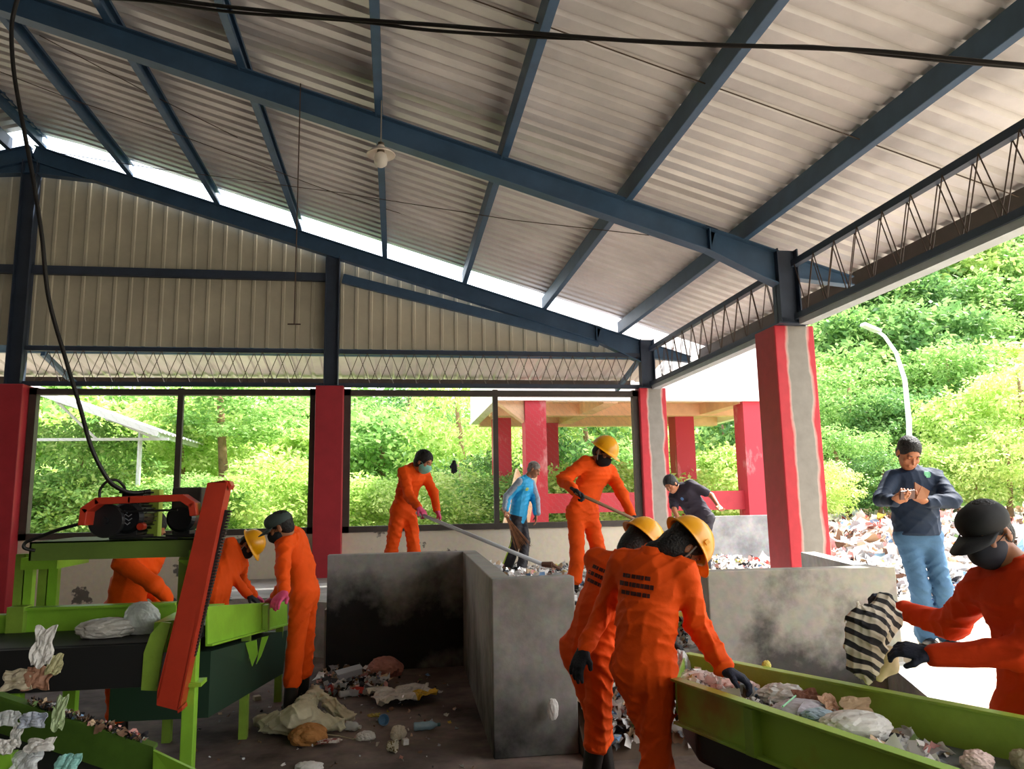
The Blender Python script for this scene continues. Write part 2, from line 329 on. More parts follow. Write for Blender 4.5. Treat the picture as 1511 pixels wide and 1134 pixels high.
# windows
def window(n, xa, xb, xm_, za=1.24, zb=3.46):
    e = empty('window_%d' % n, (xa,12,za), kind='structure')
    b = MB()
    for A, B in (((xa,12.03,za+.05),(xb,12.03,za+.05)),((xa,12.03,zb-.06),(xb,12.03,zb-.06))): b.beam(A, B, .12, .09)
    for x in (xa+.05, xb-.05): b.beam((x,12.03,za),(x,12.03,zb),.12,.10,upv=(1,0,0))
    b.build('window_frame', M_DARK, e)
    b = MB(); b.beam((xm_,12.02,za),(xm_,12.02,zb),.08,.08,upv=(1,0,0)); b.build('mullion', M_DARK, e)
    b = MB(); s = .055; r = .0009                       # hexagonal wire netting
    z = za; j = 0
    while z < zb-.05:
        x = xa+.1+(s if j % 2 else 0)
        while x < xb-.1:
            for A, B in (((x,z),(x+s,z+s*.45)),((x+s,z+s*.45),(x+2*s,z)),((x+s,z+s*.45),(x+s,z+s*1.0))):
                ax, az = A; bx, bz = B
                b.add([(ax-r,12.03,az),(ax+r,12.03,az+r),(bx+r,12.03,bz+r),(bx-r,12.03,bz)], [(0,1,2,3)])
            x += 2*s
        z += s; j += 1
    b.build('wire_netting', mat('net_wire','#9a948c',.5,.6), e, fix=False)
    return rebase(e)
window(1, -5.34, -1.22, -3.23); window(2, -.80, 3.98, 1.585)
# lean-to eave roof beyond the gable and its steel
b = MB(); ys = []
x = -9.; vs = []
xs = []
while x < 4.6:
    for dx, d in ((0,0),(.13,0),(.155,.03),(.2,.03)): xs.append((x+dx, d))
    x += .23
for x_, d in xs: vs += [(x_,12.25,4.22+d),(x_,13.9,3.90+d)]
b.add(vs, [(2*i,2*i+1,2*i+3,2*i+2) for i in range(len(xs)-1)])
tag(b.build('lean_to_roof', M_SHEET, fix=False), 'pale ribbed lean-to roof seen just above the window heads', 'lean-to roof')
b = MB(); b.beam((-9,12.4,4.12),(4.4,12.4,4.12),.08,.12); tag(b.build('lean_to_beam', M_BLUE), 'blue beam carrying the near edge of the lean-to roof', 'beam')
b = MB(); b.beam((-9,13.7,3.83),(4.4,13.7,3.83),.08,.12); tag(b.build('lean_to_beam', M_DARK), 'dark beam under the outer edge of the lean-to roof', 'beam')
for xx_, nm in ((-5.3,'blue bracket holding the lean-to roof beside the left pillar'),(4.1,'blue bracket holding the lean-to roof beside the corner pillar')):
    b = MB(); b.beam((xx_,12.2,4.02),(xx_,13.6,3.70),.06,.08); tag(b.build('lean_to_bracket', M_BLUE), nm, 'bracket')
# the rest of the hall behind the viewpoint
b = MB(); b.box((-12.0,-16.0,0),(4.4,-15.8,7.5)); S('wall_front', b, mat('hall_wall','#8f8574',.8,0,.1,1))
b = MB(); b.box((-12.1,-15.8,0),(-11.95,12.2,5.6)); S('wall_left', b, mat('hall_wall','#8f8574',.8,0,.1,1))
# ================================================================ outside
def raw(name, V, F, mats, mi=None, smooth=False, parent=None):
    me = bpy.data.meshes.new(name); V = np.asarray(V, np.float32); F = np.asarray(F, np.int32)
    me.vertices.add(len(V)); me.vertices.foreach_set('co', V.ravel()); k = F.shape[1]
    me.loops.add(F.size); me.loops.foreach_set('vertex_index', F.ravel()); me.polygons.add(len(F))
    me.polygons.foreach_set('loop_start', np.arange(0, F.size, k, dtype=np.int32)); me.polygons.foreach_set('loop_total', np.full(len(F), k, np.int32))
    for m in (mats if isinstance(mats, (list, tuple)) else [mats]): me.materials.append(m)
    if mi is not None: me.polygons.foreach_set('material_index', np.asarray(mi, np.int32))
    if smooth: me.polygons.foreach_set('use_smooth', np.ones(len(F), bool))
    me.update(calc_edges=True); me.validate(); o = bpy.data.objects.new(name, me); COL.objects.link(o)
    if parent: o.parent = parent
    return o
def leafmat(name, c1, c2, c3):
    m = bpy.data.materials.new(name); m.use_nodes = True; N = m.node_tree.nodes; L = m.node_tree.links
    b = N['Principled BSDF']; b.inputs['Roughness'].default_value = .5; b.inputs['Specular IOR Level'].default_value = .3
    g = N.new('ShaderNodeNewGeometry'); n = N.new('ShaderNodeTexNoise'); n.inputs['Scale'].default_value = .8; n.inputs['Detail'].default_value = 3; L.new(g.outputs['Position'], n.inputs['Vector'])
    ad = N.new('ShaderNodeMath'); ad.operation = 'MULTIPLY_ADD'; L.new(g.outputs['Random Per Island'], ad.inputs[0]); ad.inputs[1].default_value = .45; L.new(n.outputs['Fac'], ad.inputs[2])
    r = N.new('ShaderNodeValToRGB'); L.new(ad.outputs[0], r.inputs[0]); e = r.color_ramp.elements
    e[0].position = .40; e[0].color = lin(c1); e[1].position = .95; e[1].color = lin(c3); k = e.new(.68); k.color = lin(c2)
    L.new(r.outputs[0], b.inputs['Base Color']); t = N.new('ShaderNodeBsdfTranslucent'); L.new(r.outputs[0], t.inputs[0])
    mx = N.new('ShaderNodeMixShader'); mx.inputs[0].default_value = .45; L.new(b.outputs[0], mx.inputs[1]); L.new(t.outputs[0], mx.inputs[2]); L.new(mx.outputs[0], N['Material Output'].inputs[0])
    return m
LEAF = [leafmat('leaf_bright', '#8fb550', '#bcd878', '#e2eea6'), leafmat('leaf_mid', '#628c48', '#92bd66', '#bcd88a'), leafmat('leaf_dark', '#466f40', '#6d9a56', '#98bd72')]  # greens paled in place of haze over the foliage
def crown_mesh(seed, nc=80, per=80, leaf=.085, droop=.3):
    g = np.random.default_rng(seed)
    d = g.normal(size=(nc,3)); d /= np.linalg.norm(d, axis=1)[:,None]; rr = g.uniform(.35, 1, nc)**.6
    c = d*rr[:,None]*.85; cr = g.uniform(.14, .30, nc)
    ctr = np.repeat(c, per, 0); q = g.normal(size=(nc*per,3)); q /= np.linalg.norm(q, axis=1)[:,None]; q *= (g.uniform(0.3, 1, nc*per)**.5)[:,None]
    p = ctr+q*np.repeat(cr, per)[:,None]*np.array([1.2,1.2,.75])
    a = q*.6+g.normal(size=p.shape)*.6; a[:,2] -= droop; a /= np.linalg.norm(a, axis=1)[:,None]
    u = np.cross(a, g.normal(size=p.shape)+np.array([0,0,1.2])); u /= np.linalg.norm(u, axis=1)[:,None]
    s = leaf*g.uniform(.6, 1.4, len(p))[:,None]
    V = np.stack([p, p+a*s*.5+u*s*.24, p+a*s, p+a*s*.5-u*s*.24], 1).reshape(-1,3)
    F = np.arange(len(V)).reshape(-1,4); return V, F
CR = [crown_mesh(s, *a) for s, a in enumerate([(80,90,.09,.3), (110,70,.07,.1), (60,120,.075,.6), (90,80,.11,.2)])]
_cr = {}
M_BARK = mat('bark', '#8a6d52', .9, 0, .3, 6)
def foliage(name, px, py, Y, r, kind, proto, label, group, trunk=True, sz=1.0, zg=.5):
    c = P(px, py, Y); e = empty(name, (c.x, c.y, zg), label, 'tree' if trunk else 'shrub', group)
    key = (proto, kind)
    if key not in _cr:
        o = raw('crown', *CR[proto], LEAF[kind]); _cr[key] = o.data
    else:
        o = bpy.data.objects.new('crown', _cr[key]); COL.objects.link(o)
    o.parent = e; o.location = (0, 0, c.z-zg); o.scale = (r*1.15, r*1.15, r*sz); o.rotation_euler = (0, 0, rnd.uniform(0, 6.28))
    if trunk:
        b = MB(); j = rnd.uniform(-.3, .3); b.tube([(0,0,-.2), (j*.4,0,(c.z-zg)*.5), (j,0,max(.3, c.z-zg)), (j*1.5,.1,max(.5, c.z-zg+r*.6))], [.16*r/2, .12*r/2, .09*r/2, .03*r/2], 7); b.build('trunk', M_BARK, e, smooth=True)
    return e
# hillside
def hz(x, y):
    t = max(0, min(1, (y-18)/20)); right = max(0, min(1, (x-7)/12))
    return .5+t*t*(3-2*t)*(2.2+11*right)+.25*math.sin(x*.7+y*.3)*t
xs = np.linspace(-45, 60, 60); ys = np.linspace(14.5, 58, 34)
V = [(x, y, hz(x, y)) for y in ys for x in xs]; n = len(xs)
F = [(j*n+i, j*n+i+1, (j+1)*n+i+1, (j+1)*n+i) for j in range(len(ys)-1) for i in range(n-1)]
M_HILL = mat('hill_undergrowth', '#4f7a34', .9, 0, 0, 1.6, col2='#9cbf5c', bump=1.0, bscale=3)
S('ground_hillside', MB().add(V, F), M_HILL, smooth=True)
g1, g2, g3 = 'trees on the hillside behind the windows', 'bright shrubs outside the windows', 'trees of the dense hillside on the right'
for i in range(17):
    px = -60+i*72+rnd.uniform(-15, 15)
    py = 655+rnd.uniform(-14, 14)
    if 380 < px < 470 or 590 < px < 650: py += 42
    foliage('tree', px, py, 36+rnd.uniform(-2, 2), 3.4*rnd.uniform(.85, 1.15), rnd.choice([0,1,1]), rnd.choice([0,1,3]), 'pale green tree on the far hillside seen through the back windows', g1, sz=.95)
for i in range(15):
    px = -40+i*78+rnd.uniform(-20, 20)
    foliage('tree', px, 695+rnd.uniform(-15, 15), 26+rnd.uniform(-2, 2), 2.5*rnd.uniform(.8, 1.15), rnd.choice([0,0,1]), rnd.choice([0,1,3]), 'bushy sunlit tree in the thicket behind the back windows', 'thicket behind the back windows', sz=.85)
for i in range(17):
    px = -20+i*68+rnd.uniform(-20, 20)
    foliage('shrub', px, 748+rnd.uniform(-8, 10), 18+rnd.uniform(-1.2, 1.2), 1.25*rnd.uniform(.8, 1.25), rnd.choice([0,0,0,1]), rnd.choice([0,1,2]), 'low bright green shrub just above the window sill line', g2, trunk=False, sz=.75)
# trees that stand out behind the windows
foliage('tree', 340, 600, 21, 2.1, 1, 2, 'feathery drooping tree filling the top of the left window', None, sz=.55)
foliage('tree', 280, 640, 22, 1.7, 0, 2, 'feathery tree with leaf sprays beside the window mullion', None, sz=.8)
foliage('tree', 120, 690, 19, 1.6, 1, 2, 'feathery tree with a brown trunk behind the small metal canopy', None, sz=.9)
foliage('tree', 420, 730, 21, 1.5, 0, 3, 'broad leafed yellow green bush tree beside the middle red pillar', None, sz=.8)
foliage('tree', 610, 615, 30, 1.9, 2, 1, 'round dark green tree standing against the sky in the middle window', None, sz=.9)
foliage('tree', 545, 640, 28, 1.4, 1, 0, 'smaller bluish green tree at the left of the middle window', None)
foliage('tree', 690, 640, 22, 2.0, 0, 1, 'tall yellow green tree right of the hanging glove', None, sz=1.2)
foliage('tree', 700, 730, 19, 1.3, 2, 1, 'shady green bush behind the man in the blue shirt', None)
foliage('tree', 870, 650, 24, 2.2, 2, 2, 'dark viny tree between the red posts of the pavilion', None, sz=1.2)
foliage('tree', 910, 720, 22, 1.6, 1, 0, 'leafy bush behind the tall shoveller', None)
foliage('tree', 1070, 670, 24, 1.9, 2, 0, 'dark leafy tree between the two far pavilion posts', None, sz=1.3)
foliage('tree', 1085, 700, 20, 1.0, 0, 3, 'big leafed bright bush by the pavilion rail', None)
# right hillside
for r_ in range(6):
    for i in range(8):
        px = 1190+i*68+rnd.uniform(-20, 20)+(r_%2)*30; py = 340+r_*62+rnd.uniform(-15, 15)
        Y = 34-r_*2.4+rnd.uniform(-1, 1)
        foliage('tree', px, py, Y, 2.6*Y/30*rnd.uniform(.85, 1.2), rnd.choice([0,1,1,2]), rnd.choice([0,1,3]), 'green tree of the dense sunlit hillside beyond the open right side', g3, zg=hz(P(px,py,Y).x, Y)-.3 if hz(P(px,py,Y).x, Y)-.3 < P(px,py,Y).z-.6 else P(px,py,Y).z-.8, sz=.9)
for px, py, Y, r, k, pr, lb in [(1240,600,21,1.6,1,1,'mid green tree just right of the tall nearest pillar'), (1300,640,20,1.2,2,0,'shady tree behind the curved street lamp pole'),
        (1250,680,18,1.2,1,2,'fern like bush right of the tall pillar above the rubbish heap'), (1290,710,17,.95,2,2,'blue green feathery bush left of the man in jeans'),
        (1430,640,18,1.7,0,2,'pale feathery tree right of the man in the navy shirt'), (1500,600,17,1.6,0,2,'bright feathery tree at the right edge of the photo'),
        (1480,690,16,1.2,0,2,'pale fern like shrub above the black capped worker'), (1370,700,17,1.1,0,2,'light feathery bush behind the head of the man in jeans'),
        (1400,560,22,1.6,1,0,'leafy tree right of the street lamp pole'), (1215,720,16,.8,0,2,'low fern like bush at the foot of the tall pillar')]:
    foliage('tree', px, py, Y, r, k, pr, lb, None, sz=.9)
# ---- pavilion with red posts
M_WHITE = mat('white_plaster', '#f6f2ee', .8, 0, .04, 1); M_PEACH = mat('peach_concrete', '#f0c9a4', .8, 0, .12, 2.5); M_REDB = mat('weathered_red', '#c23a48', .7, 0, 0, 2.5, col2='#dba0a0', thr=(.56, .72), stretch=(1,1,.5))
e = empty('pavilion', (5, 16, .5), 'raised concrete pavilion with white fascia and weathered red posts outside', 'pavilion')
b = MB(); b.box((1.9,14.5,3.62),(8.6,14.7,5.6)); b.box((8.45,14.7,3.62),(8.65,19.3,5.6)); b.box((1.9,14.7,3.62),(2.1,19.3,5.6)); b.build('fascia_wall', M_WHITE, e)
b = MB(); b.box((2.1,14.7,3.85),(8.45,19.3,4.0)); b.build('slab', M_PEACH, e)  # peach colour carries the orange light on the underside and its beams
for A, B in (((2.1,16.9,3.72),(8.45,16.9,3.72)), ((2.1,19.1,3.70),(8.45,19.1,3.70)), ((4.3,14.7,3.74),(4.3,19.2,3.74)), ((7.2,14.7,3.74),(7.2,19.2,3.74))):
    b = MB(); b.beam(A, B, .3, .3); b.build('soffit_beam', M_PEACH, e)
for x, y, w_ in ((2.72,14.75,.42), (2.50,17.9,.42), (7.3,14.8,.45), (6.75,17.2,.46), (3.9,19.1,.42)):
    b = MB(); b.box((x-w_/2,y-w_/2,.5),(x+w_/2,y+w_/2,3.62)); b.build('post', M_REDB, e)
b = MB(); b.box((2.93,14.75,1.42),(7.1,14.87,1.80)); b.build('rail', M_REDP, e)
b = MB(); b.prism([(1.95,14.6,3.62),(2.5,14.6,3.62),(2.5,14.6,3.2)], (0,.3,0)); b.build('bracket', M_PEACH, e)
rebase(e)
b = MB(); b.prism([(1.82,14.2,.5),(1.95,14.2,.5),(2.45,14.6,2.1),(2.35,14.6,2.3)], (0,.25,0)); b.prism([(2.2,14.2,.5),(2.35,14.2,.5),(2.75,14.5,2.3),(2.62,14.5,2.3)], (0,.2,0)); tag(b.build('leaning_board', M_PEACH), 'pale boards leaning against the pavilion post behind the man in blue', 'board')
b = MB(); b.box((4.45,11.95,.5),(6.6,12.1,1.37)); tag(b.build('yard_wall', M_CONC), 'low grey cement wall in the yard right of the corner pillar', 'low wall')
# ---- lamp post
e = empty('street_lamp', (13.36, 18, .5), 'curved white street lamp pole against the green hillside', 'street lamp')
pts = [P(1344,720,18), P(1341,620,18), P(1335,560,18), P(1322,520,18), P(1305,496,18), P(1290,485,18)]
b = MB(); b.tube([Vector((pts[0].x,18,.5))]+pts, [.08,.08,.07,.06,.05,.045,.04], 8); b.build('pole', mat('white_pole', '#dde4e8', .5), e, smooth=True)
b = MB(); b.beam(P(1298,489,18), P(1272,478,18), .22, .10); b.build('lamp_head', mat('lamp_grey', '#c9cfca', .5), e, bevel=.03)
rebase(e)
# ---- small canopy beyond the left window
e = empty('metal_canopy', (-6.5, 18, .5), 'small white metal canopy on a slender post outside the left window', 'canopy')
ys_ = (17.0, 21.0); A = Vector((-9.6, 0, 4.95)); B = Vector((-5.05, 0, 3.27))
b = MB(); vs = []; n = 0; y = ys_[0]
while y < ys_[1]:
    for dy, d in ((0,0),(.15,0),(.19,.04),(.26,.04)):
        vs += [(A.x,y+dy,A.z+d),(B.x,y+dy,B.z+d)]; n += 1
    y += .3
b.add(vs, [(2*i,2*i+1,2*i+3,2*i+2) for i in range(n-1)]); b.build('roof_sheet', M_SHEET, e, fix=False)
M_GALV = mat('galvanised', '#c4cacc', .5, .2)
b = MB(); b.beam((A.x,17,A.z-.05),(B.x+.05,17,B.z-.05),.04,.13); b.build('fascia', M_GALV, e)
for t in (.12,.34,.56,.78,.97):
    q = A.lerp(B, t); b = MB(); b.beam((q.x,17.05,q.z-.08),(q.x,21,q.z-.08),.07,.10); b.build('purlin', M_GALV, e)
b = MB(); b.beam((A.x,17.6,3.15),(B.x+.1,17.6,3.15),.05,.06); b.build('tie_bar', M_GALV, e)
for t in (.0,.35,.62):
    q = A.lerp(B, t+.15); b = MB(); b.beam((q.x,17.6,q.z-.1),(q.x+.9,17.6,3.15),.04,.05); b.build('brace', M_GALV, e)
b = MB(); b.tube([(-5.6,17.8,.5),(-5.6,17.8,3.35)], .05, 8); b.build('post', M_GALV, e)
rebase(e)
# ---- rubbish: crumpled scraps
PAL = [mat('scrap_white','#e9e7e4',.5,transl=.2), mat('scrap_grey','#b9bcc0',.5), mat('scrap_tan','#cdb190',.7), mat('scrap_pink','#e0a39c',.6), mat('scrap_brown','#7d5f4a',.8),
       mat('scrap_blue','#7fa6cf',.5), mat('scrap_black','#2c2b30',.5), mat('scrap_red','#c8473c',.6), mat('scrap_yellow','#dcc35a',.6), mat('scrap_green','#88ad6e',.6)]
PW = np.array([.48,.11,.17,.12,.05,.025,.02,.01,.01,.005]); PW = PW/PW.sum()
def scraps(seed, pts, size, weights=PW, k=4):
    """pts Nx3; each scrap a crumpled k x k patch"""
    g = np.random.default_rng(seed); N_ = len(pts)
    uu, vv = np.meshgrid(np.linspace(-.5,.5,k), np.linspace(-.5,.5,k)); base = np.stack([uu.ravel(), vv.ravel(), 0*uu.ravel()], 1)
    Q = base[None]+g.normal(size=(N_, k*k, 3))*np.array([.07,.07,.13])
    ax = g.normal(size=(N_,3,3)); e1 = ax[:,0]/np.linalg.norm(ax[:,0],axis=1)[:,None]; nn = ax[:,1]*.55+np.array([0,0,.9]); e2 = np.cross(nn,e1); e2 /= np.linalg.norm(e2,axis=1)[:,None]; e3 = np.cross(e1,e2)
    Rm = np.stack([e1,e2,e3],1); s = size*np.minimum(g.lognormal(0,.40,N_), 2.0)
    asp = g.uniform(.5,1.3,(N_,1,1)); Q = Q*np.concatenate([np.ones_like(asp),asp,np.ones_like(asp)],2)
    V = np.einsum('nvi,nij->nvj', Q, Rm)*s[:,None,None]+np.asarray(pts)[:,None,:]
    f = np.array([(j*k+i, j*k+i+1, (j+1)*k+i+1, (j+1)*k+i) for j in range(k-1) for i in range(k-1)])
    F = (f[None]+np.arange(N_)[:,None,None]*k*k).reshape(-1,4)
    mi = np.repeat(g.choice(len(PAL), N_, p=weights), len(f)); return V.reshape(-1,3), F, mi
def heap_h(x, y):
    t = max(0, min(1, (x-6.2)/3))*max(0, min(1, (y-6.5)/3.5)); s = max(0, min(1, (26-y)/6))
    return .42+t*s*(.34+.022*min(y-6.5,12)+.14*math.sin(x*1.3)*math.cos(y*.9)+.1*math.sin(x*3.1+y*2))
xs = np.linspace(5.8, 30, 60); ys = np.linspace(6.2, 25, 46)
V = [(x, y, heap_h(x, y)) for y in ys for x in xs]; n = len(xs)
F = [(j*n+i, j*n+i+1, (j+1)*n+i+1, (j+1)*n+i) for j in range(len(ys)-1) for i in range(n-1)]
e = raw('rubbish_heap', V, F, mat('heap_dirt','#c9b39c',.9,0,.25,3,bump=.8,bscale=12)); tag(e, 'long sunlit heap of mixed rubbish outside behind the man in jeans', 'rubbish heap', kind='stuff')
g = np.random.default_rng(5); pts = []
while len(pts) < 17000:
    y = 6.6+18*g.random()**1.5; x = 6.1+(y*1.25-1.5)*g.random()
    if x < 29 and not (x < 6.9 and 11.7 < y < 12.3): pts.append((x, y, heap_h(x, y)+g.random()*.12))
V, F, mi = scraps(11, pts, .15); tag(raw('rubbish_scraps', V, F, PAL, mi), 'countless bags and scraps covering the sunlit heap outside', 'rubbish', kind='stuff')
# rubbish on the platform
def plat_h(x, y): return PL+.10*max(0, math.sin(x*1.7)*math.cos(y*1.1))+.03
pts = []
while len(pts) < 6500:
    x = -.3+6.9*g.random(); y = 5.7+6.0*g.random()
    dens = 1.0 if (x > 1.0 and y < 9.5 and x < 3.9) else (.75 if x > 4.3 and y > 7 else .45 if x > .9 else .05)
    if (x > 3.4 and y < 7.6) or (3.85 < x < 4.6 and 7.2 < y < 7.95) or (x < .95 and y < 8.5) or (3.9 < x < 6.7 and y > 11.6): continue
    if g.random() < dens and not (x < 1.0 and y < 8.5): pts.append((x, y, plat_h(x, y)+g.random()*(.20 if 1.0 < x < 3.6 and y < 9 else .07)))
V, F, mi = scraps(12, pts, .075, np.array([.52,.13,.07,.04,.06,.03,.11,.01,.01,.02])); tag(raw('rubbish_scraps', V, F, PAL, mi), 'loose rubbish spread over the raised floor around the shovellers', 'rubbish', kind='stuff')
# slope of rubbish between the two bin walls
pts = []
for _ in range(1500):
    x = 1.31+.84*g.random(); t = g.random()**.6; y = 5.12+.60*t; pts.append((x, y, .05+.68*t**.9+g.random()*.06))
V, F, mi = scraps(13, pts, .06, np.array([.38,.14,.12,.05,.10,.03,.14,.02,.01,.01])); tag(raw('rubbish_scraps', V, F, PAL, mi), 'rubbish spilling down between the two bin walls behind the helmeted workers', 'rubbish', kind='stuff')
b = MB(); b.prism([(1.24,5.10,0),(1.24,5.8,0),(1.24,5.8,.72)], (.98,0,0)); tag(b.build('rubbish_slope', mat('dark_dirt','#5a4c40',.95,0,.2,6)), 'dark compacted dirt slope under the spilling rubbish', 'dirt slope', kind='stuff')
# ================================================================ machines
def quadplate(mb, pts, t, mi=0):       # plate through 3D points, thickness along its normal
    a, b_, c = Vector(pts[0]), Vector(pts[1]), Vector(pts[2]); n = (b_-a).cross(c-a).normalized(); mb.prism(pts, n*t, mi)
# ---- left machine: head frame with motors
e = empty('sorting_conveyor', (-1.5, 5, 0), 'lime green sorting conveyor with black belt and a motor frame on the left', 'conveyor')
Y1, Y2 = 4.35, 4.95
zt = 1.0
# near belt side (black) and top belt
b = MB(); b.box((-3.4,Y1+.02,.765),(-1.235,Y2-.02,.99)); b.build('belt', M_BLACK, e, bevel=.02)
b = MB(); b.box((-3.4,Y1,.775),(-1.24,Y1+.02,.985)); b.build('belt_guard', mat('black_plate','#121314',.6), e)
# far green side plate with flange
b = MB(); b.box((-2.13,Y2,.90),(-1.30,Y2+.02,1.125)); b.box((-2.13,Y2-.03,1.11),(-1.30,Y2+.05,1.125)); b.build('side_plate', M_GREEN, e)
b = MB(); b.box((-3.4,Y2,.86),(-2.20,Y2+.02,1.09)); b.box((-3.4,Y2-.03,1.075),(-2.20,Y2+.05,1.09)); b.build('side_plate', M_GREEN, e)
b = MB(); b.box((-2.215,Y2-.05,.86),(-2.125,Y2+.06,1.135)); b.build('upright', M_GREEND, e)
# end bracket
b = MB(); b.prism([P(208,1018,Y1-.01),P(212,963,Y1-.01),P(222,935,Y1-.01),P(238,917,Y1-.01),P(252,919,Y1-.01),P(240,962,Y1-.01),P(231,1019,Y1-.01)], (0,.02,0)); b.build('end_bracket', M_GREEND, e)
b = MB(); b.prism([P(228,918,Y1+.05),P(262,914,Y1+.05),P(250,962,Y1+.05),P(222,962,Y1+.05)], (0,.4,0)); b.build('end_plate', M_GREEN, e)
# left stand: posts, top rail
for px0, px1, Y in ((23,35,5.0),(36,47,5.0),(58,70,5.35),(71,84,5.35)):
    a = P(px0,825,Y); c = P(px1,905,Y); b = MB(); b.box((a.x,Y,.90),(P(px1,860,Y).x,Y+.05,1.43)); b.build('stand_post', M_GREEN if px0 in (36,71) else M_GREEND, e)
a = P(36,822,4.98); c = P(88,838,4.98); b = MB(); b.box((a.x,4.94,c.z),(c.x,5.42,a.z)); b.build('stand_rail', M_GREEN, e)
# motor beam
a = P(48,799,4.45); c = P(288,820,4.45)
b = MB(); b.box((a.x,4.42,c.z),(c.x,4.43,a.z)); b.box((a.x,4.42,a.z-.008),(c.x,5.0,a.z)); b.box((a.x,4.42,c.z),(a.x+.01,5.0,a.z)); b.box((a.x,4.99,c.z),(c.x,5.0,a.z)); b.build('motor_bed', mat('bed_green_shaded','#5f7a30',.5,0,.15,4), e)  # green darkened to hold the shade on the backlit front
MBZ = a.z
# tall post right
xL = P(285,1000,4.45).x
b = MB(); b.box((P(288,900,4.45).x-.035,4.40,0),(P(288,900,4.45).x+.030,4.47,1.46)); b.build('post', M_GREEN, e, bevel=.004)
b = MB(); b.box((P(288,900,4.45).x-.075,4.37,.755),(P(288,900,4.45).x+.065,4.50,.775)); b.build('post_collar', M_GREEN, e)
b = MB(); b.box((P(282,900,4.45).x-.075,4.45,.90),(P(282,900,4.45).x-.02,4.50,1.42)); b.build('post_web', M_GREEND, e)
b = MB(); b.prism([P(262,826,4.38),P(300,826,4.38),P(300,832,4.38),P(275,834,4.38)], (0,.15,0)); b.build('post_bracket', M_GREEN, e)
for px_, Yp in ((103,5.0), (20,4.4)):
    b = MB(); x = P(px_,1050,Yp).x; b.box((x-.035,Yp-.03,0),(x+.035,Yp+.03,.88)); b.build('leg', M_GREEN, e)
# red belt guard (inclined channel)
g0 = [P(306,712,4.28),P(331,708,4.28),P(262,1048,4.28),P(231,1040,4.28),P(232,1020,4.28)]
b = MB(); b.prism(g0, (0,.012,0)); b.prism([P(331,708,4.28),P(335,711,4.28),P(266,1042,4.28),P(261,1048,4.28)], (0,.14,0)); b.prism([P(306,712,4.28),P(308,712,4.28),P(234,1030,4.28),P(232,1030,4.28)], (0,.14,0)); b.prism([P(306,712,4.28),P(331,708,4.28),P(332,712,4.28),P(307,716,4.28)], (0,.14,0)); b.build('belt_guard_cover', M_RED, e)
b = MB(); b.prism([P(331,708,4.3),P(338,709,4.3),P(341,716,4.3),P(338,722,4.3),P(336,716,4.3),P(331,713,4.3)], (0,.1,0)); b.build('guard_lip', M_RED, e); b = MB(); b.prism([P(262,1048,4.3),P(268,1042,4.3),P(269,1048,4.3),P(262,1052,4.3)], (0,.1,0)); b.build('guard_lip', M_RED, e)
b = MB()
A = P(334,752,4.38); B = P(281,968,4.38)
b.beam(A, B, .02, .03, (0,1,0))
nT = 46
for i in range(nT):
    q = A.lerp(B, (i+.5)/nT); b.box((q.x+.006,q.y-.02,q.z-.006),(q.x+.026,q.y+.02,q.z+.006))
b.build('toothed_belt', M_BLACK, e)
# motor guard (bent red bar)
pts = [P(127,772,4.3),P(130,752,4.3),P(148,739,4.3),P(196,737,4.3),P(272,734,4.3),P(287,744,4.3),P(289,758,4.3)]
b = MB()
for i in range(len(pts)-1):
    d_ = (pts[i+1]-pts[i]).normalized(); b.beam(pts[i]-d_*.008, pts[i+1]+d_*.008, .12, .036, (0,0,1) if abs(d_.z) < .7 else (1,0,0))
b.build('pulley_guard', M_RED, e, bevel=.003)
b = MB(); b.box((P(223,700,4.7).x,4.68,MBZ),(P(238,700,4.7).x,4.76,P(230,722,4.7).z)); b.build('standard', mat('lime_pale','#b4cf52',.5,0,.1), e)
rebase(e)
# motors (bolted on, things of their own)
def motor(px, py, Y, r, ln, label, fins=True, nm='electric_motor'):
    c = P(px, py, Y); c.z = MBZ+r+.03; e = empty(nm, (c.x, c.y, MBZ), label, 'motor')
    Mx = Matrix.Translation(c) @ Matrix.Rotation(R(90), 4, 'X') @ Matrix.Translation((0,0,-ln))
    b = MB(); b.lathe([(0,0),(r*.8,0),(r,ln*.1),(r,ln*.9),(r*.8,ln),(0,ln)], Mx, 28)
    n = 26
    if fins:
        for k in range(n):
            a = 2*math.pi*k/n; u = Vector((math.cos(a),0,math.sin(a))); b.beam(c+u*r*1.04+Vector((0,ln*.15,0)), c+u*r*1.04+Vector((0,ln*.85,0)), .005, r*.22, u)
    b.build('housing', mat('motor_black','#1d1f24',.35,.3,.2,8), e, smooth=False)
    b = MB(); b.box((c.x-r*1.0,c.y+.02,MBZ),(c.x+r*1.0,c.y+ln*.9,MBZ+.02)); b.box((c.x-r*.6,c.y+.03,MBZ),(c.x+r*.6,c.y+ln*.8,MBZ+r*.5)); b.build('foot', M_BLACK, e, bevel=.004)
    b = MB(); b.box((c.x-r*.55,c.y+ln*.25,c.z+r),(c.x+r*.75,c.y+ln*.75,c.z+r*1.5)); b.box((c.x-r*.7,c.y+ln*.2,c.z+r*1.5),(c.x+r*.9,c.y+ln*.8,c.z+r*1.62)); b.build('terminal_box', M_BLACK, e, bevel=.003)
    return e, c
em, cm = motor(185, 770, 4.47, .088, .26, 'black finned electric motor on the green bed behind the red guard')
b = MB(); Mx = Matrix.Translation(P(157,768,4.37)) @ Matrix.Rotation(R(90),4,'X'); b.lathe([(0,-.02),(.085,-.02),(.09,-.012),(.08,0),(.09,.012),(.085,.02),(.02,.02),(.018,.04),(0,.04)], Mx, 30); b.build('pulley', mat('pulley_black','#202124',.35,.2), em, smooth=False)
b = MB()
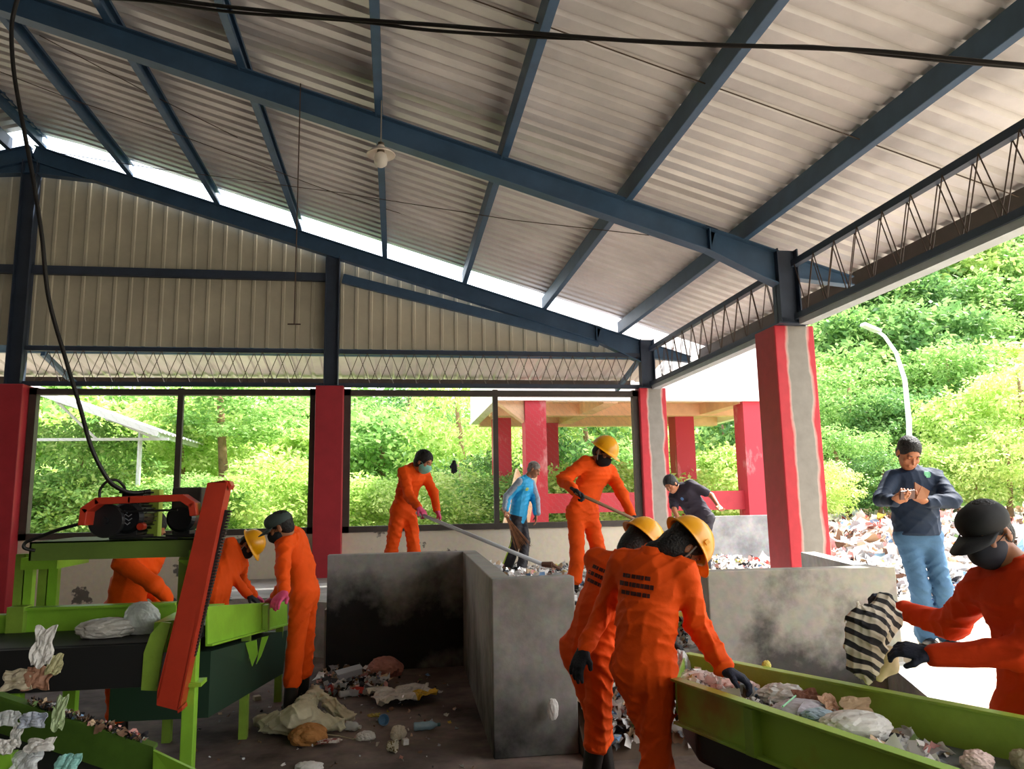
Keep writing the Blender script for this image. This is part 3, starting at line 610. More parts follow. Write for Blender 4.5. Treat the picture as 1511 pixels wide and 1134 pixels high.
for k, (zz, rr_) in enumerate(((.030,.05),(.010,.065),(-.012,.068),(-.034,.058))): # zig zag vents
    q = [P(0,0,4.37)]*0; yb = 4.455
    for i in range(8): x = cm.x-.02+(i/7-.5)*rr_*1.7; q.append(Vector((x, yb, cm.z+zz+(.007 if i%2 else -.005))))
    b.tube(q, .003, 5)
b.build('vent_fins', mat('steel_bright','#b9c2cc',.3,.7), em)
b = MB(); b.tube([Vector((cm.x+.08,4.46,cm.z-.05)),Vector((cm.x+.085,4.50,cm.z-.05))], .02, 10); b.build('shaft_cap', M_RED, em)
rebase(em)
eg, cg = motor(265, 777, 4.50, .078, .2, 'smaller black gearbox beside the inclined red guard', fins=False, nm='gearbox')
b = MB(); b.box((cg.x-.05,4.50,cg.z+.05),(cg.x+.11,4.66,cg.z+.17)); b.build('filter_box', mat('box_dark','#37352f',.6,0,.3,8), eg, bevel=.01)
rebase(eg)
b = MB(); b.tube([P(160,755,4.36),P(262,752,4.36)], .006, 6); b.tube([P(160,788,4.36),P(262,794,4.36)], .006, 6); tag(b.build('drive_belt', M_BLACK), 'thin black drive belt looped between the motor pulley and the gearbox', 'belt')
# ---- inclined conveyor going back to the workers
e = empty('incline_conveyor', (-1, 6.3, 0), 'lime green inclined conveyor channel where two workers pick at the rubbish', 'conveyor')
a0, a1 = P(306,897,5.15), P(424,889,7.3); c0, c1 = P(306,953,5.15), P(424,921,7.3)
n = Vector((-.998,.05,0))
b = MB(); b.prism([a0,a1,c1,c0], n*.012); b.prism([a0,a1,a1+Vector((0,0,.012)),a0+Vector((0,0,.012))], n*.07); b.prism([c0,c1,c1+Vector((0,0,.012)),c0+Vector((0,0,.012))], n*-.03); b.build('side_plate', M_GREEN, e)
b = MB(); q0 = a0.lerp(a1,.62); q1 = c0.lerp(c1,.62); b.beam(q0+Vector((.02,0,0)), q1+Vector((.02,0,0)), .04, .10, (0,1,0)); b.build('stiffener', M_GREEND, e)
off = Vector((-.62,.03,0))
b = MB(); b.prism([a0+off,a1+off,c1+off,c0+off], n*.012); b.prism([a0+off,a1+off,a1+off+Vector((0,0,.012)),a0+off+Vector((0,0,.012))], n*-.07); b.build('side_plate', M_GREEN, e)
b = MB(); b.prism([a0.lerp(c0,.45)+n*.02,a1.lerp(c1,.45)+n*.02,a1.lerp(c1,.75)+n*.02,a0.lerp(c0,.75)+n*.02], n*.58); b.build('belt', M_BLACK, e)
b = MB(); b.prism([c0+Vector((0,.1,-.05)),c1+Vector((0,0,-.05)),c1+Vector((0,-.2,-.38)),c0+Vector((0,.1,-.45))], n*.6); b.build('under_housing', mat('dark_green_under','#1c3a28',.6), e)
b = MB(); b.prism([P(362,948,6.0),P(378,944,6.0),P(380,965,6.0),P(372,983,6.0)], (0,.02,0)); b.build('gusset', M_GREEN, e); b = MB(); b.prism([P(386,940,6.2),P(396,938,6.2),P(385,968,6.2),P(378,980,6.2)], (0,.02,0)); b.build('gusset', M_GREEN, e)
for t, sx in ((.45,0),(.93,0),(.45,1),(.93,1)):
    q = c0.lerp(c1,t)+n*(.03+.54*sx); b = MB(); b.box((q.x-.03,q.y-.03,0),(q.x+.03,q.y+.03,q.z)); b.build('leg', M_GREEND, e)
rebase(e)
# ---- lower discharge chute bottom left
e = empty('discharge_chute', (-1.4, 3.4, 0), 'green discharge chute, inner shade in its colour, full of scraps in the bottom left corner', 'chute')
A0, A1 = P(-60,1012,3.75), P(226,1107,3.55); B0, B1 = P(-60,1068,3.76), P(232,1168,3.56)
n = Vector((0,.02,0))
M_GDK = mat('chute_green_shaded','#4f7026',.5,0,.2,6); b = MB(); b.prism([A0,A1,B1,B0], n); b.build('side_plate', M_GDK, e)  # shade on the inner side is put into this darker green
b = MB(); b.prism([A0,A1,A1+Vector((0,0,.014)),A0+Vector((0,0,.014))], (0,.06,0)); b.build('rim', M_GDK, e)
b = MB(); b.prism([A1,P(300,1142,3.4),P(290,1190,3.4),P(224,1175,3.5)], n); b.build('lip_plate', M_GREEN, e)
b = MB(); b.prism([B0+Vector((0,.0,.02)),B1+Vector((0,0,.02)),B1+Vector((0,-.75,-.12)),B0+Vector((0,-.75,-.12))], (0,0,-.02)); b.build('floor_plate', M_BLACK, e)  # black colour stands for the unlit inside of the chute
b = MB(); q0 = B0+Vector((0,-.76,-.14)); q1 = B1+Vector((0,-.76,-.14)); b.prism([q0,q1,q1+Vector((0,0,.06)),q0+Vector((0,0,.06))], (0,-.02,0)); b.build('side_plate', M_GREEN, e)
for q in (B0+Vector((.35,-.35,-.03)), B1+Vector((-.1,-.35,-.03))):
    b = MB(); b.box((q.x-.03,q.y-.03,0),(q.x+.03,q.y+.03,q.z)); b.build('leg', M_GREEN, e)
rebase(e)
# ---- right trough
e = empty('sorting_trough', (1.7, 3, 0), 'long lime green sorting trough heaped with plastic in the right foreground', 'trough')
ZR = .85
NL, NR, FL, FR = PZ(998,1003,ZR), PZ(1340,1117,ZR), PZ(1012,966,ZR), PZ(1511,1063,ZR)
dN = (NR-NL).normalized(); dF = (FR-FL).normalized(); NR2 = NL+dN*2.6; FR2 = FL+dF*2.6
dn = Vector((0,0,-1))
def side(A, B, h, inn, nm, m, rib=None):
    b = MB(); b.prism([A,B,B+dn*h,A+dn*h], inn*.012); b.prism([A-inn*.035,B-inn*.035,B+inn*.02,A+inn*.02], (0,0,.012)); b.prism([A+dn*h-inn*.03,B+dn*h-inn*.03,B+dn*h+inn*.02,A+dn*h+inn*.02], (0,0,.012)); return b.build(nm, m, e, bevel=.002)
nN = Vector((-dN.y,dN.x,0)); nN = nN if nN.x > 0 else -nN; nF = Vector((-dF.y,dF.x,0)); nF = nF if nF.x < 0 else -nF
def rusty_green():
    m = bpy.data.materials.new('lime_paint_rusty'); m.use_nodes = True; N = m.node_tree.nodes; L = m.node_tree.links; b = N['Principled BSDF']; b.inputs['Roughness'].default_value = .4
    g = N.new('ShaderNodeNewGeometry'); n = N.new('ShaderNodeTexNoise'); n.inputs['Scale'].default_value = 2.2; n.inputs['Detail'].default_value = 6; L.new(g.outputs['Position'], n.inputs['Vector'])
    sp = N.new('ShaderNodeSeparateXYZ'); L.new(g.outputs['Position'], sp.inputs[0]); mr = N.new('ShaderNodeMapRange'); mr.inputs[1].default_value = 3.0; mr.inputs[2].default_value = 3.6; mr.inputs[3].default_value = -.12; mr.inputs[4].default_value = .2; L.new(sp.outputs['Y'], mr.inputs[0])
    ad = N.new('ShaderNodeMath'); L.new(n.outputs['Fac'], ad.inputs[0]); L.new(mr.outputs[0], ad.inputs[1]); r = N.new('ShaderNodeValToRGB'); L.new(ad.outputs[0], r.inputs[0]); el = r.color_ramp.elements
    el[0].position = .48; el[0].color = lin('#98bf42'); el[1].position = .68; el[1].color = lin('#a8561c'); L.new(r.outputs[0], b.inputs['Base Color']); return m
side(NL, NR2, .19, nN, 'near_side', rusty_green()); side(FL, FR2, .24, nF, 'far_side', mat('trough_green','#9abd46',.4,0,.15,4,bump=.08,bscale=40))
b = MB(); b.prism([NL,FL,FL+dn*.15,NL+dn*.15], -(dN)*.012); b.build('end_plate', M_GREEND, e)
for t in (.52, 1.35):
    q = NL+dN*t-nN*.02; b = MB(); b.beam(q+dn*.005, q+dn*.185, .05, .045, nN); b.build('rib', M_GREEND, e)
b = MB(); b.prism([NL+dn*.15+nN*.02,FL+dn*.15,FR2+dn*.15,NR2+dn*.15+nN*.02], (0,0,-.03)); b.build('belt', mat('belt_grey','#70777c',.5,0,.2,5), e)
b = MB(); b.prism([NL+dn*.20+nN*.06+dN*.05,FL+dn*.25+nF*.06,FR2+dn*.25+nF*.06,NR2+dn*.20+nN*.06], (0,0,-.16)); b.build('belt_return', M_BLACK, e, bevel=.03)
for q in (NL+dN*.75+nN*.02, NL+dN*1.9+nN*.02, FL+dF*.3, FL+dF*1.6):
    b = MB(); b.box((q.x-.03,q.y-.03,0),(q.x+.03,q.y+.03,q.z-.2)); b.build('leg', M_GREEN, e)
rebase(e)
# ---- lamp, hanging wire, cables
zP = zr(-.15)+.25
lp = P(562,228,7.02); e = empty('pendant_lamp', (lp.x, 7.02, lp.z), 'white pendant lamp hanging on a thin rod in front of the big rafter', 'lamp')
b = MB(); b.tube([(lp.x,7.02,lp.z+.05),(lp.x,7.02,zr(lp.x)+.27)], .006, 6); b.build('rod', mat('rod_grey','#8b8378',.5), e)
Mx = Matrix.Translation((lp.x,7.02,lp.z)); M_LAMPW = mat('lamp_white','#e9dfd2',.4)
b = MB(); b.lathe([(.035,.09),(.04,.06),(.10,.035),(.14,-.0),(.138,-.01),(.10,.02),(.03,.045)], Mx, 28); b.build('shade', M_LAMPW, e, smooth=True)
b = MB(); b.lathe([(0,.12),(.03,.12),(.034,.07),(.036,.02),(.03,.0)], Mx, 16); b.build('socket', mat('socket_dark','#6a5f52',.6), e, smooth=True)
b = MB(); b.lathe([(.03,.02),(.055,.0),(.066,-.05),(.06,-.10),(.03,-.125),(0,-.128)], Mx, 20); b.build('bulb', mat('bulb_white','#f1ede6',.3,transl=.4), e, smooth=True)
rebase(e)
a = P(444,175,7.2); c = P(432,478,7.2); a.x = c.x = (a.x+c.x)/2
e = empty('hanging_wire', (a.x, 7.2, c.z), 'thin wire with a small cross bar hanging down left of the lamp', 'wire')
b = MB(); b.tube([Vector((a.x,7.2,zr(a.x)+.24)),Vector((a.x,7.2,c.z))], .006, 5); b.build('wire', M_WIRE, e)
b = MB(); b.tube([Vector((a.x-.06,7.2,c.z)),Vector((a.x+.06,7.2,c.z))], .007, 5); b.build('cross_bar', M_WIRE, e); rebase(e)
def cable(pts, r, label, m=M_CABLE, n=6, cat='cable', name='power_cable', sub=8):
    """smooth curve through points"""
    p = [Vector(q) for q in pts]; out = []
    for i in range(len(p)-1):
        p0 = p[max(i-1,0)]; p1 = p[i]; p2 = p[i+1]; p3 = p[min(i+2,len(p)-1)]
        for k in range(sub):
            t = k/sub; out.append(.5*((2*p1)+(p2-p0)*t+(2*p0-5*p1+4*p2-p3)*t*t+(3*p1-p0-3*p2+p3)*t**3))
    out.append(p[-1]); b = MB(); b.tube(out, r, n); return tag(b.build(name, m, smooth=True), label, cat)
YC = 4.3
cable([P(x,y,YC-1.7*(x/1511)) for x, y in ((30,-12),(210,-4),(345,11),(520,28),(660,38),(800,50),(930,60),(1050,66),(1180,70),(1300,76),(1420,88),(1530,98))], .011, 'thick black cable strung across the top of the photo, upper strand')
cable([P(x,y,YC+.02-1.7*(x/1511)) for x, y in ((30,-6),(200,0),(345,18),(520,31),(640,45),(800,55),(950,60),(1070,68),(1200,69),(1300,80),(1420,92),(1530,101))], .009, 'thick black cable strung across the top of the photo, lower twisted strand')
JN = P(30,-12,YC); cable([Vector((JN.x,JN.y+.03,zr(JN.x)+.45)), JN],.008,'short dark wire tying the cable junction up to the roof sheet')
cable([P(30,-12,YC),P(22,12,YC),P(17,45,YC),P(21,110,YC),P(37,200,YC),P(50,270,YC),P(62,350,YC),P(72,440,YC),P(97,530,YC),P(118,600,YC),P(135,660,YC),P(158,705,4.35),P(175,720,4.42),P(196,727,4.5),P(222,724,4.55)], .012, 'black cable looping down from the roof to the motor')
cable([P(147,735,4.4),P(148,722,4.4),P(158,710,4.4),P(172,708,4.42),P(182,716,4.45),P(184,722,4.48)], .008, 'short black cable arching over the motor terminal box')
cable([P(128,770,4.4),P(90,780,4.4),P(55,793,4.4),P(38,800,4.4),P(36,808,4.4),P(52,812,4.42)], .009, 'black cable running from the red guard to the left end of the bed')
# bracing and sag rods under the roof
def rod(pts, label, r=.005): 
    b = MB(); b.tube(pts, r, 5); return tag(b.build('brace_wire', M_WIRE), label, 'wire')
rod([P(58,52,8.0),P(226,141,8.9),P(409,232,10),P(500,277,10.8),P(793,395,11.7)], 'thin brace wire falling from upper left past the lamp')
rod([P(-5,104,8.0),P(106,147,8.4),P(254,195,9),P(500,287,10),P(690,345,10.8),P(860,402,11.6)], 'thin brace wire crossing the left roof panels')
rod([P(88,226,11.8),P(226,248,11),P(500,284,9.4),P(760,325,8.2),P(958,347,7.6)], 'thin brace wire rising toward the big rafter at the right')
for a, c, nm in (((-2.2,5.2),(3.7,5.2),'in the near roof bay'),):
    b = MB(); b.tube([Vector((-.19,5.2,zr(-.19)+.33)),Vector((5.05,5.2,zr(5.05)+.33))], .006, 5); tag(b.build('sag_rod', M_WIRE), 'thin straight tie rod under the purlins '+nm, 'rod')
# ================================================================ people: signed distance bodies + surface nets
F32 = np.float32
def V3(v): return np.array([v[0], v[1], v[2]], float)
def nets(F, org, h):
    s = F < 0; nx, ny, nz = F.shape
    cs = [(i,j,k) for i in (0,1) for j in (0,1) for k in (0,1)]
    sub = lambda A, c: A[c[0]:nx-1+c[0], c[1]:ny-1+c[1], c[2]:nz-1+c[2]]
    cnt = sum(sub(s, c).astype(np.int8) for c in cs); act = (cnt > 0) & (cnt < 8)
    idx = np.argwhere(act); 
    if len(idx) == 0: return np.zeros((0,3)), np.zeros((0,4), int)
    vid = -np.ones(act.shape, np.int64); vid[act] = np.arange(len(idx))
    P_ = np.zeros((len(idx),3)); n = np.zeros(len(idx))
    val = {c: F[idx[:,0]+c[0], idx[:,1]+c[1], idx[:,2]+c[2]].astype(float) for c in cs}
    for a in cs:
        for ax in range(3):
            if a[ax] == 0:
                b_ = list(a); b_[ax] = 1; b_ = tuple(b_); fa, fb = val[a], val[b_]; m = (fa < 0) != (fb < 0)
                t = np.where(m, fa/np.where(m, fa-fb, 1), 0); pt = np.tile(np.array(a, float), (len(idx),1)); pt[:,ax] += t
                P_[m] += pt[m]; n[m] += 1
    V = (idx+P_/n[:,None])*h+org; Q = []
    for ax in range(3):
        o1, o2 = (ax+1) % 3, (ax+2) % 3
        sl0 = [slice(None)]*3; sl1 = [slice(None)]*3; sl0[ax] = slice(0,-1); sl1[ax] = slice(1,None)
        A_, B_ = s[tuple(sl0)], s[tuple(sl1)]; e = np.argwhere(A_ != B_)
        e = e[(e[:,o1] > 0) & (e[:,o2] > 0) & (e[:,o1] < F.shape[o1]-1) & (e[:,o2] < F.shape[o2]-1)]
        if len(e) == 0: continue
        ins = A_[e[:,0], e[:,1], e[:,2]]
        def cell(d1, d2): q = e.copy(); q[:,o1] -= d1; q[:,o2] -= d2; return vid[q[:,0], q[:,1], q[:,2]]
        q = np.stack([cell(1,1), cell(0,1), cell(0,0), cell(1,0)], 1); q[~ins] = q[~ins][:, ::-1]; Q.append(q)
    return V, np.concatenate(Q)
class SDF:
    def __init__(s, k=.02): s.p = []; s.k = k
    def cone(s, a, b, ra, rb=None, fn=None, fs=1, k=None, sub=False):
        s.p.append(('c', V3(a), V3(b), ra, ra if rb is None else rb, None if fn is None else V3(fn)/np.linalg.norm(V3(fn)), fs, s.k if k is None else k, sub)); return s
    def ell(s, c, ax, r, k=None, sub=False):         # ax: 3 axis vectors
        A = np.array([V3(a)/np.linalg.norm(V3(a)) for a in ax]); s.p.append(('e', V3(c), A, np.array(r, float), s.k if k is None else k, sub)); return s
    def mesh(s, h, wrinkle=0, seed=0, cut=None, wl=1.0):
        lo = np.full(3, 1e9); hi = -lo
        for q in s.p:
            if q[-1]: continue
            if q[0] == 'c': r = max(q[3], q[4]); lo = np.minimum(lo, np.minimum(q[1], q[2])-r); hi = np.maximum(hi, np.maximum(q[1], q[2])+r)
            else: r = q[3].max(); lo = np.minimum(lo, q[1]-r); hi = np.maximum(hi, q[1]+r)
        m = .02+2*h; lo -= m; hi += m; n = np.ceil((hi-lo)/h).astype(int)+1
        F = np.full(n, .5, F32); ax = [lo[i]+h*np.arange(n[i]) for i in range(3)]
        for q in s.p:
            k = q[-2]; mg = k+.025+2*h
            if q[0] == 'c': r = max(q[3], q[4]); a_, b_ = np.minimum(q[1], q[2])-r-mg, np.maximum(q[1], q[2])+r+mg
            else: r = q[3].max(); a_, b_ = q[1]-r-mg, q[1]+r+mg
            i0 = np.clip(((a_-lo)/h).astype(int), 0, n-1); i1 = np.clip(((b_-lo)/h).astype(int)+2, 1, n)
            X = ax[0][i0[0]:i1[0]][:,None,None]; Y = ax[1][i0[1]:i1[1]][None,:,None]; Z = ax[2][i0[2]:i1[2]][None,None,:]
            if q[0] == 'c':
                a, b = q[1], q[2]; d = b-a; L2 = max(d@d, 1e-9); x, y, z = X-a[0], Y-a[1], Z-a[2]
                t = np.clip((x*d[0]+y*d[1]+z*d[2])/L2, 0, 1); x = x-t*d[0]; y = y-t*d[1]; z = z-t*d[2]
                if q[5] is not None and q[6] != 1:
                    f = q[5]; dt = (x*f[0]+y*f[1]+z*f[2])*(1/q[6]-1); x = x+dt*f[0]; y = y+dt*f[1]; z = z+dt*f[2]
                D = np.sqrt(x*x+y*y+z*z)-(q[3]+t*(q[4]-q[3]))
            else:
                x, y, z = X-q[1][0], Y-q[1][1], Z-q[1][2]; A = q[2]; r = q[3]
                u = [(x*A[i][0]+y*A[i][1]+z*A[i][2])/r[i] for i in range(3)]; D = (np.sqrt(u[0]**2+u[1]**2+u[2]**2)-1)*r.min()
            sl = (slice(i0[0],i1[0]), slice(i0[1],i1[1]), slice(i0[2],i1[2])); G = F[sl]
            if q[-1]: hh = np.maximum(k-np.abs(G+D), 0)/k; F[sl] = np.maximum(G, -D)+hh*hh*k*.25
            else: hh = np.maximum(k-np.abs(G-D), 0)/k; F[sl] = np.minimum(G, D)-hh*hh*k*.25
        if wrinkle:
            g = np.random.default_rng(seed); ii = np.nonzero(np.abs(F) < .05); pts = np.stack([ax[i][ii[i]] for i in range(3)], 1); v = 0
            for _ in range(5):
                d1 = g.normal(size=3); d1[2] *= 1.3; d1 *= g.uniform(22, 52)/np.linalg.norm(d1)/wl; d2 = g.normal(size=3)*9/wl
                c = np.sin(pts@d1+2.2*np.sin(pts@d2+g.uniform(0,6))); v = v+(1-np.abs(c))**2*(.5+.5*np.sin(pts@(g.normal(size=3)*6)+g.uniform(0,6)))
            F[ii] += (wrinkle*(v/2-.6)).astype(F32)*-1
        if cut:
            for c, nrm in cut:                        # keep the side the normal points away from
                c = V3(c); nrm = V3(nrm); nrm = nrm/np.linalg.norm(nrm)
                D = (ax[0][:,None,None]-c[0])*nrm[0]+(ax[1][None,:,None]-c[1])*nrm[1]+(ax[2][None,None,:]-c[2])*nrm[2]; F = np.maximum(F, D.astype(F32))
        return nets(F, lo, h)
def part(name, VF, m, parent):
    return raw(name, VF[0], VF[1], m, smooth=True, parent=parent)
def reach(A, px, py, L, far=1):
    d = ray(px, py); A = Vector(A); o = EYE-A; a = d.dot(d); b_ = d.dot(o); c = o.dot(o)-L*L; D = b_*b_-a*c
    if D <= 0:
        q = EYE+d*(-b_/a); return q if (q-A).length < L*1.12 else A+(q-A).normalized()*L*1.12
    return EYE+d*((-b_+far*math.sqrt(D))/a)
def ik(A, B, l1, l2, pole):
    A = Vector(A); B = Vector(B); d = B-A; L = d.length; l1 = max(l1, L*.503*l1/((l1+l2)/2)); l2 = max(l2, L*.503*l2/((l1+l2)/2)); dn = d.normalized()
    x = (l1*l1-l2*l2+L*L)/(2*L); hgt = math.sqrt(max(0, l1*l1-x*x)); p = Vector(pole); p = (p-dn*p.dot(dn)).normalized(); return A+dn*x+p*hgt
SKIN = mat('skin', '#a06a4a', .5, 0, .08, 10); SKIN_L = mat('skin_light', '#b87a58', .5, 0, .06, 10)
ORANGE = mat('orange_cotton', '#f4560e', .75, 0, .06, 5, bump=.10, bscale=60, spec=.2)
HAIR = mat('black_hair', '#0d0b0c', .6, 0, .3, 30, bump=.6, bscale=90); GREYH = mat('grey_hair', '#807a74', .8, 0, .3, 40, bump=.5, bscale=90)
YELLOW = mat('helmet_yellow', '#f7ac0c', .28, 0, 0, spec=.6); GLOVE_B = mat('glove_black', '#191b22', .8, 0, .2, 40, bump=.3, bscale=120); GLOVE_P = mat('glove_pink', '#d94a78', .6, 0, .1, 20); GLOVE_N = mat('glove_navy', '#1b2136', .8, 0, .2, 30, bump=.3, bscale=120)
BOOT = mat('rubber_boot', '#1f1c1b', .35, 0, .2, 10); MASKB = mat('mask_black', '#15151a', .8); MASKG = mat('mask_mint', '#8fd6c6', .7); EYE_M = mat('eye_dark', '#1a120e', .2); STRAP = mat('strap_grey', '#8d8780', .7)
PRINT = mat('print_dark', '#4a1a14', .8)
def hand_sdf(W, d, n, side, curl=.5, S_=1.0, fat=0., spread=0., k=.006, thumb=.35):
    """W wrist, d towards the knuckles, n the way the palm faces, side +1 puts the thumb on d x n"""
    W = Vector(W); d = Vector(d).normalized(); n = Vector(n); n = (n-d*n.dot(d)).normalized(); t = d.cross(n)*side; s = SDF(k)
    s.ell(W+d*.048*S_, (d, t, n), (.052*S_, (.040+fat)*S_, (.016+fat)*S_)); s.cone(W-d*.02, W+d*.03*S_, .026+fat, .028+fat, n, .72, k=.012)
    for i, L in enumerate((.072, .080, .074, .058)):
        b_ = W+d*(.086-.004*abs(i-1.2))*S_+t*(.030-.0205*i)*S_; dd = (d+t*(spread*(1.5-i)*.12)).normalized(); an = 0; r = .0092+fat; c_ = curl*(1+.12*((i*7) % 3-1))
        s.cone(W+d*.02*S_+t*(.020-.013*i)*S_, b_, .012+fat, r+.001, k=.010)
        for fr, bd in ((.45,.55),(.31,1.0),(.24,.8)):
            an += c_*bd; v = dd*math.cos(an)+n*math.sin(an); e_ = b_+v*L*fr*S_; s.cone(b_, e_, r, r*.92); b_ = e_; r *= .92
    b_ = W+d*.022*S_+t*.026*S_; v1 = (d*.62+t*.62+n*.35).normalized(); m_ = b_+v1*.042*S_; v2 = (d*.9+t*(.25-thumb*.5)+n*(.3+thumb)).normalized()
    s.cone(W+d*.01, b_, .018+fat, .015+fat, k=.012); s.cone(b_, m_, .0125+fat, .011+fat); s.cone(m_, m_+v2*.03*S_, .0105+fat, .009+fat); return s
def head_axes(fwd, up):
    f = Vector(fwd).normalized(); u = Vector(up); u = (u-f*u.dot(f)).normalized(); return u.cross(f), f, u      # left, forward, up
def helmet(e, c, l, f, u, S_=1.0, m=None):
    """yellow safety helmet: dome with centre ridge and side lugs, brim, inner band, chin strap"""
    m = m or YELLOW; Mx = Matrix((l, f, u)).transposed().to_4x4(); Mx.translation = c+u*.030*S_; b = MB(); n = 40; prof = []
    for i in range(13):
        a = math.pi/2*i/12; prof.append((math.cos(a), math.sin(a)))
    vs = []; fs = []; rx, ry, rz_ = .112*S_, .134*S_, .128*S_
    ring = [(1.17,-.02),(1.10,.00),(1.02,.02)]+[(r,z+.03) for r, z in prof]
    for j, (r, z) in enumerate(ring):
        for k in range(n):
            a = 2*math.pi*k/n; x, y = math.cos(a)*r, math.sin(a)*r; zz = z*rz_
            if j == 0: 
                pk = max(0, math.sin(a)); y += pk**3*.26; zz -= pk**2*.012
            if j > 3: zz += .006*math.exp(-(x/.12)**2)*(1 if r < .95 else .3); zz += .004*math.exp(-((abs(x)-.32)/.07)**2)*(1 if r < .95 else 0)
            vs.append(Mx @ Vector((x*rx, y*ry, zz)))
    N_ = len(ring)
    for j in range(N_-1):
        for k in range(n): fs.append((j*n+k, j*n+(k+1) % n, (j+1)*n+(k+1) % n, (j+1)*n+k))
    b.add(vs, fs); o = b.build('helmet', m, e, smooth=True); sd_ = o.modifiers.new('thick', 'SOLIDIFY'); sd_.thickness = .004; sd_.offset = -1
    for sx in (-1, 1):
        q = MB(); q.beam(Mx @ Vector((sx*rx*1.05, .01, .03*S_)), Mx @ Vector((sx*rx*1.0, .01, .055*S_)), .022, .004, l); q.build('slot_lug', m, o)
    q = MB(); q.tube([Mx @ Vector((sx_*.100*S_, .0+.03*t_, -.01-.13*t_)) for sx_, t_ in ((1,0),(.92,.35),(.7,.7),(.3,1.0),(-.3,1.0),(-.7,.7),(-.92,.35),(-1,0))], .0045, 6); q.build('chin_strap', STRAP, e)
    return o
def cap(e, c, l, f, u, m, S_=1.0, peak=.085):
    s = SDF(.012); s.ell(c+u*.045*S_-f*.008, (l, f, u), (.084*S_, .106*S_, .076*S_)); s.ell(c+u*.07*S_+f*.045, (l, f, u), (.060*S_, .055*S_, .045*S_), k=.03); s.ell(c+u*.121*S_-f*.008, (l, f, u), (.008, .008, .006), k=.004); o = part('cap', s.mesh(.006, cut=[(c+u*.018*S_, -u)]), m, e)
    b = MB(); n = 12; vs = []
    for j in range(2):
        for i in range(n+1):
            a = math.pi*(.12+.76*i/n); x = math.cos(a)*.082*S_; y = math.sin(a)*.100*S_+(peak*math.sin(a)**.7 if j else 0); z = .030*S_-(.022 if j else 0)-.010*abs(math.cos(a))
            vs.append(c+l*x+f*y+u*z)
    b.add(vs, [(i, i+1, n+2+i, n+1+i) for i in range(n)]); k = b.build('peak', m, o, smooth=True); q = k.modifiers.new('thick', 'SOLIDIFY'); q.thickness = .004
    return o
def person(label, pel, neck, fwd, head, hfwd, hup, armR, armL, feet, gz=0., S_=1.0, outfit='coverall', skin=None, top=None, bottom=None, handR=None, handL=None,
           headgear=None, hair='short', mask=None, boots=True, h=.011, knee=None, lean=None, seed=1, sleeve=1.0, fat=1.0, print_=False, hairm=None, capm=None, wr=.018, hem=-.10, cuff=.42, hipf=1.0, peak=.085, hs_=1.0, sh_tilt=(0,0,0)):
    skin = skin or SKIN; top = top or ORANGE; bottom = bottom or top; fwd = Vector((*fwd, 0)).normalized(); UP = Vector((0,0,1)); left = UP.cross(fwd)
    pel = P(*pel); nk = reach(pel, neck[0], neck[1], .50*S_, neck[2]); tor = (nk-pel).normalized()
    e = empty('person', (pel.x, pel.y, gz), label, 'person')
    tf = (fwd-tor*fwd.dot(tor)).normalized(); tl = tor.cross(tf).normalized(); tilt = Vector(sh_tilt)
    SR = nk-tl*.165*S_-tor*.055*S_-tilt; SL = nk+tl*.165*S_-tor*.055*S_+tilt
    hd = reach(nk, head[0], head[1], .155*S_, head[2]); hl, hf, hu = head_axes(hfwd, hup)
    def arm(S0, a):
        if a is None: q = S0-tor*.28; return q, q+fwd*.15-UP*.15, fwd
        el = reach(S0, a[0][0], a[0][1], .275*S_, a[0][2]); w_ = reach(el, a[1][0], a[1][1], .245*S_, a[1][2]); 
        hd_ = reach(w_, a[2][0], a[2][1], .09*S_, a[2][2]); return el, w_, (hd_-w_).normalized()
    eR, wR, dR = arm(SR, armR); eL, wL, dL = arm(SL, armL)
    HR, HL = pel-left*.086*S_*hipf, pel+left*.086*S_*hipf; AN = []
    for ft in feet: a = P(ft[0], 900, ft[1]); a.z = gz+.085; AN.append(a)
    LL = [max(.80*.43*S_, min(.43*S_, (A_-Hh).length/2*1.012)) for Hh, A_ in zip((HR, HL), AN)]
    KN = [ik(Hh, A_, l_, l_, (kd if kd else fwd)) for l_, Hh, A_, kd in zip(LL, (HR, HL), AN, knee or (None, None))]
    # --- body (one continuous mesh): head, neck, trunk, limbs
    s = SDF(.018); c = hd; HS = S_*hs_
    s.ell(c-hf*.012*HS+hu*.035*HS, (hl,hf,hu), (.073*HS,.094*HS,.084*HS)); s.ell(c+hf*.022*HS-hu*.035*HS, (hl,hf,hu), (.060*HS,.066*HS,.082*HS)); s.ell(c+hf*.040*HS-hu*.088*HS, (hl,hf,hu), (.040*HS,.042*HS,.030*HS))
    s.cone(c+hf*.086*HS+hu*.004*HS, c+hf*.106*HS-hu*.030*HS, .008, .013, k=.010); s.cone(c+hf*.080*HS+hu*.024*HS-hl*.034*HS, c+hf*.080*HS+hu*.024*HS+hl*.034*HS, .011, k=.012)
    for sx in (-1, 1):
        s.ell(c+hl*.076*HS*sx-hf*.005-hu*.012, (hl,hf,hu), (.009,.019,.031), k=.008); s.ell(c+hl*.038*HS*sx+hf*.062*HS-hu*.028*HS, (hl,hf,hu), (.024,.022,.022), k=.015)
        s.ell(c+hl*.031*HS*sx+hf*.093*HS+hu*.004*HS, (hl,hf,hu), (.017,.012,.011), k=.008, sub=True)
    s.cone(c+hf*.086*HS-hu*.060*HS-hl*.02, c+hf*.086*HS-hu*.060*HS+hl*.02, .0075, k=.006); s.cone(c+hf*.084*HS-hu*.073*HS-hl*.014, c+hf*.084*HS-hu*.073*HS+hl*.014, .0075, k=.006)
    s.cone(nk-tor*.02, c-hf*.02*S_-hu*.06*S_, .056*S_, .052*S_); s.cone(nk-tor*.05, SR, .05, .045); s.cone(nk-tor*.05, SL, .05, .045)
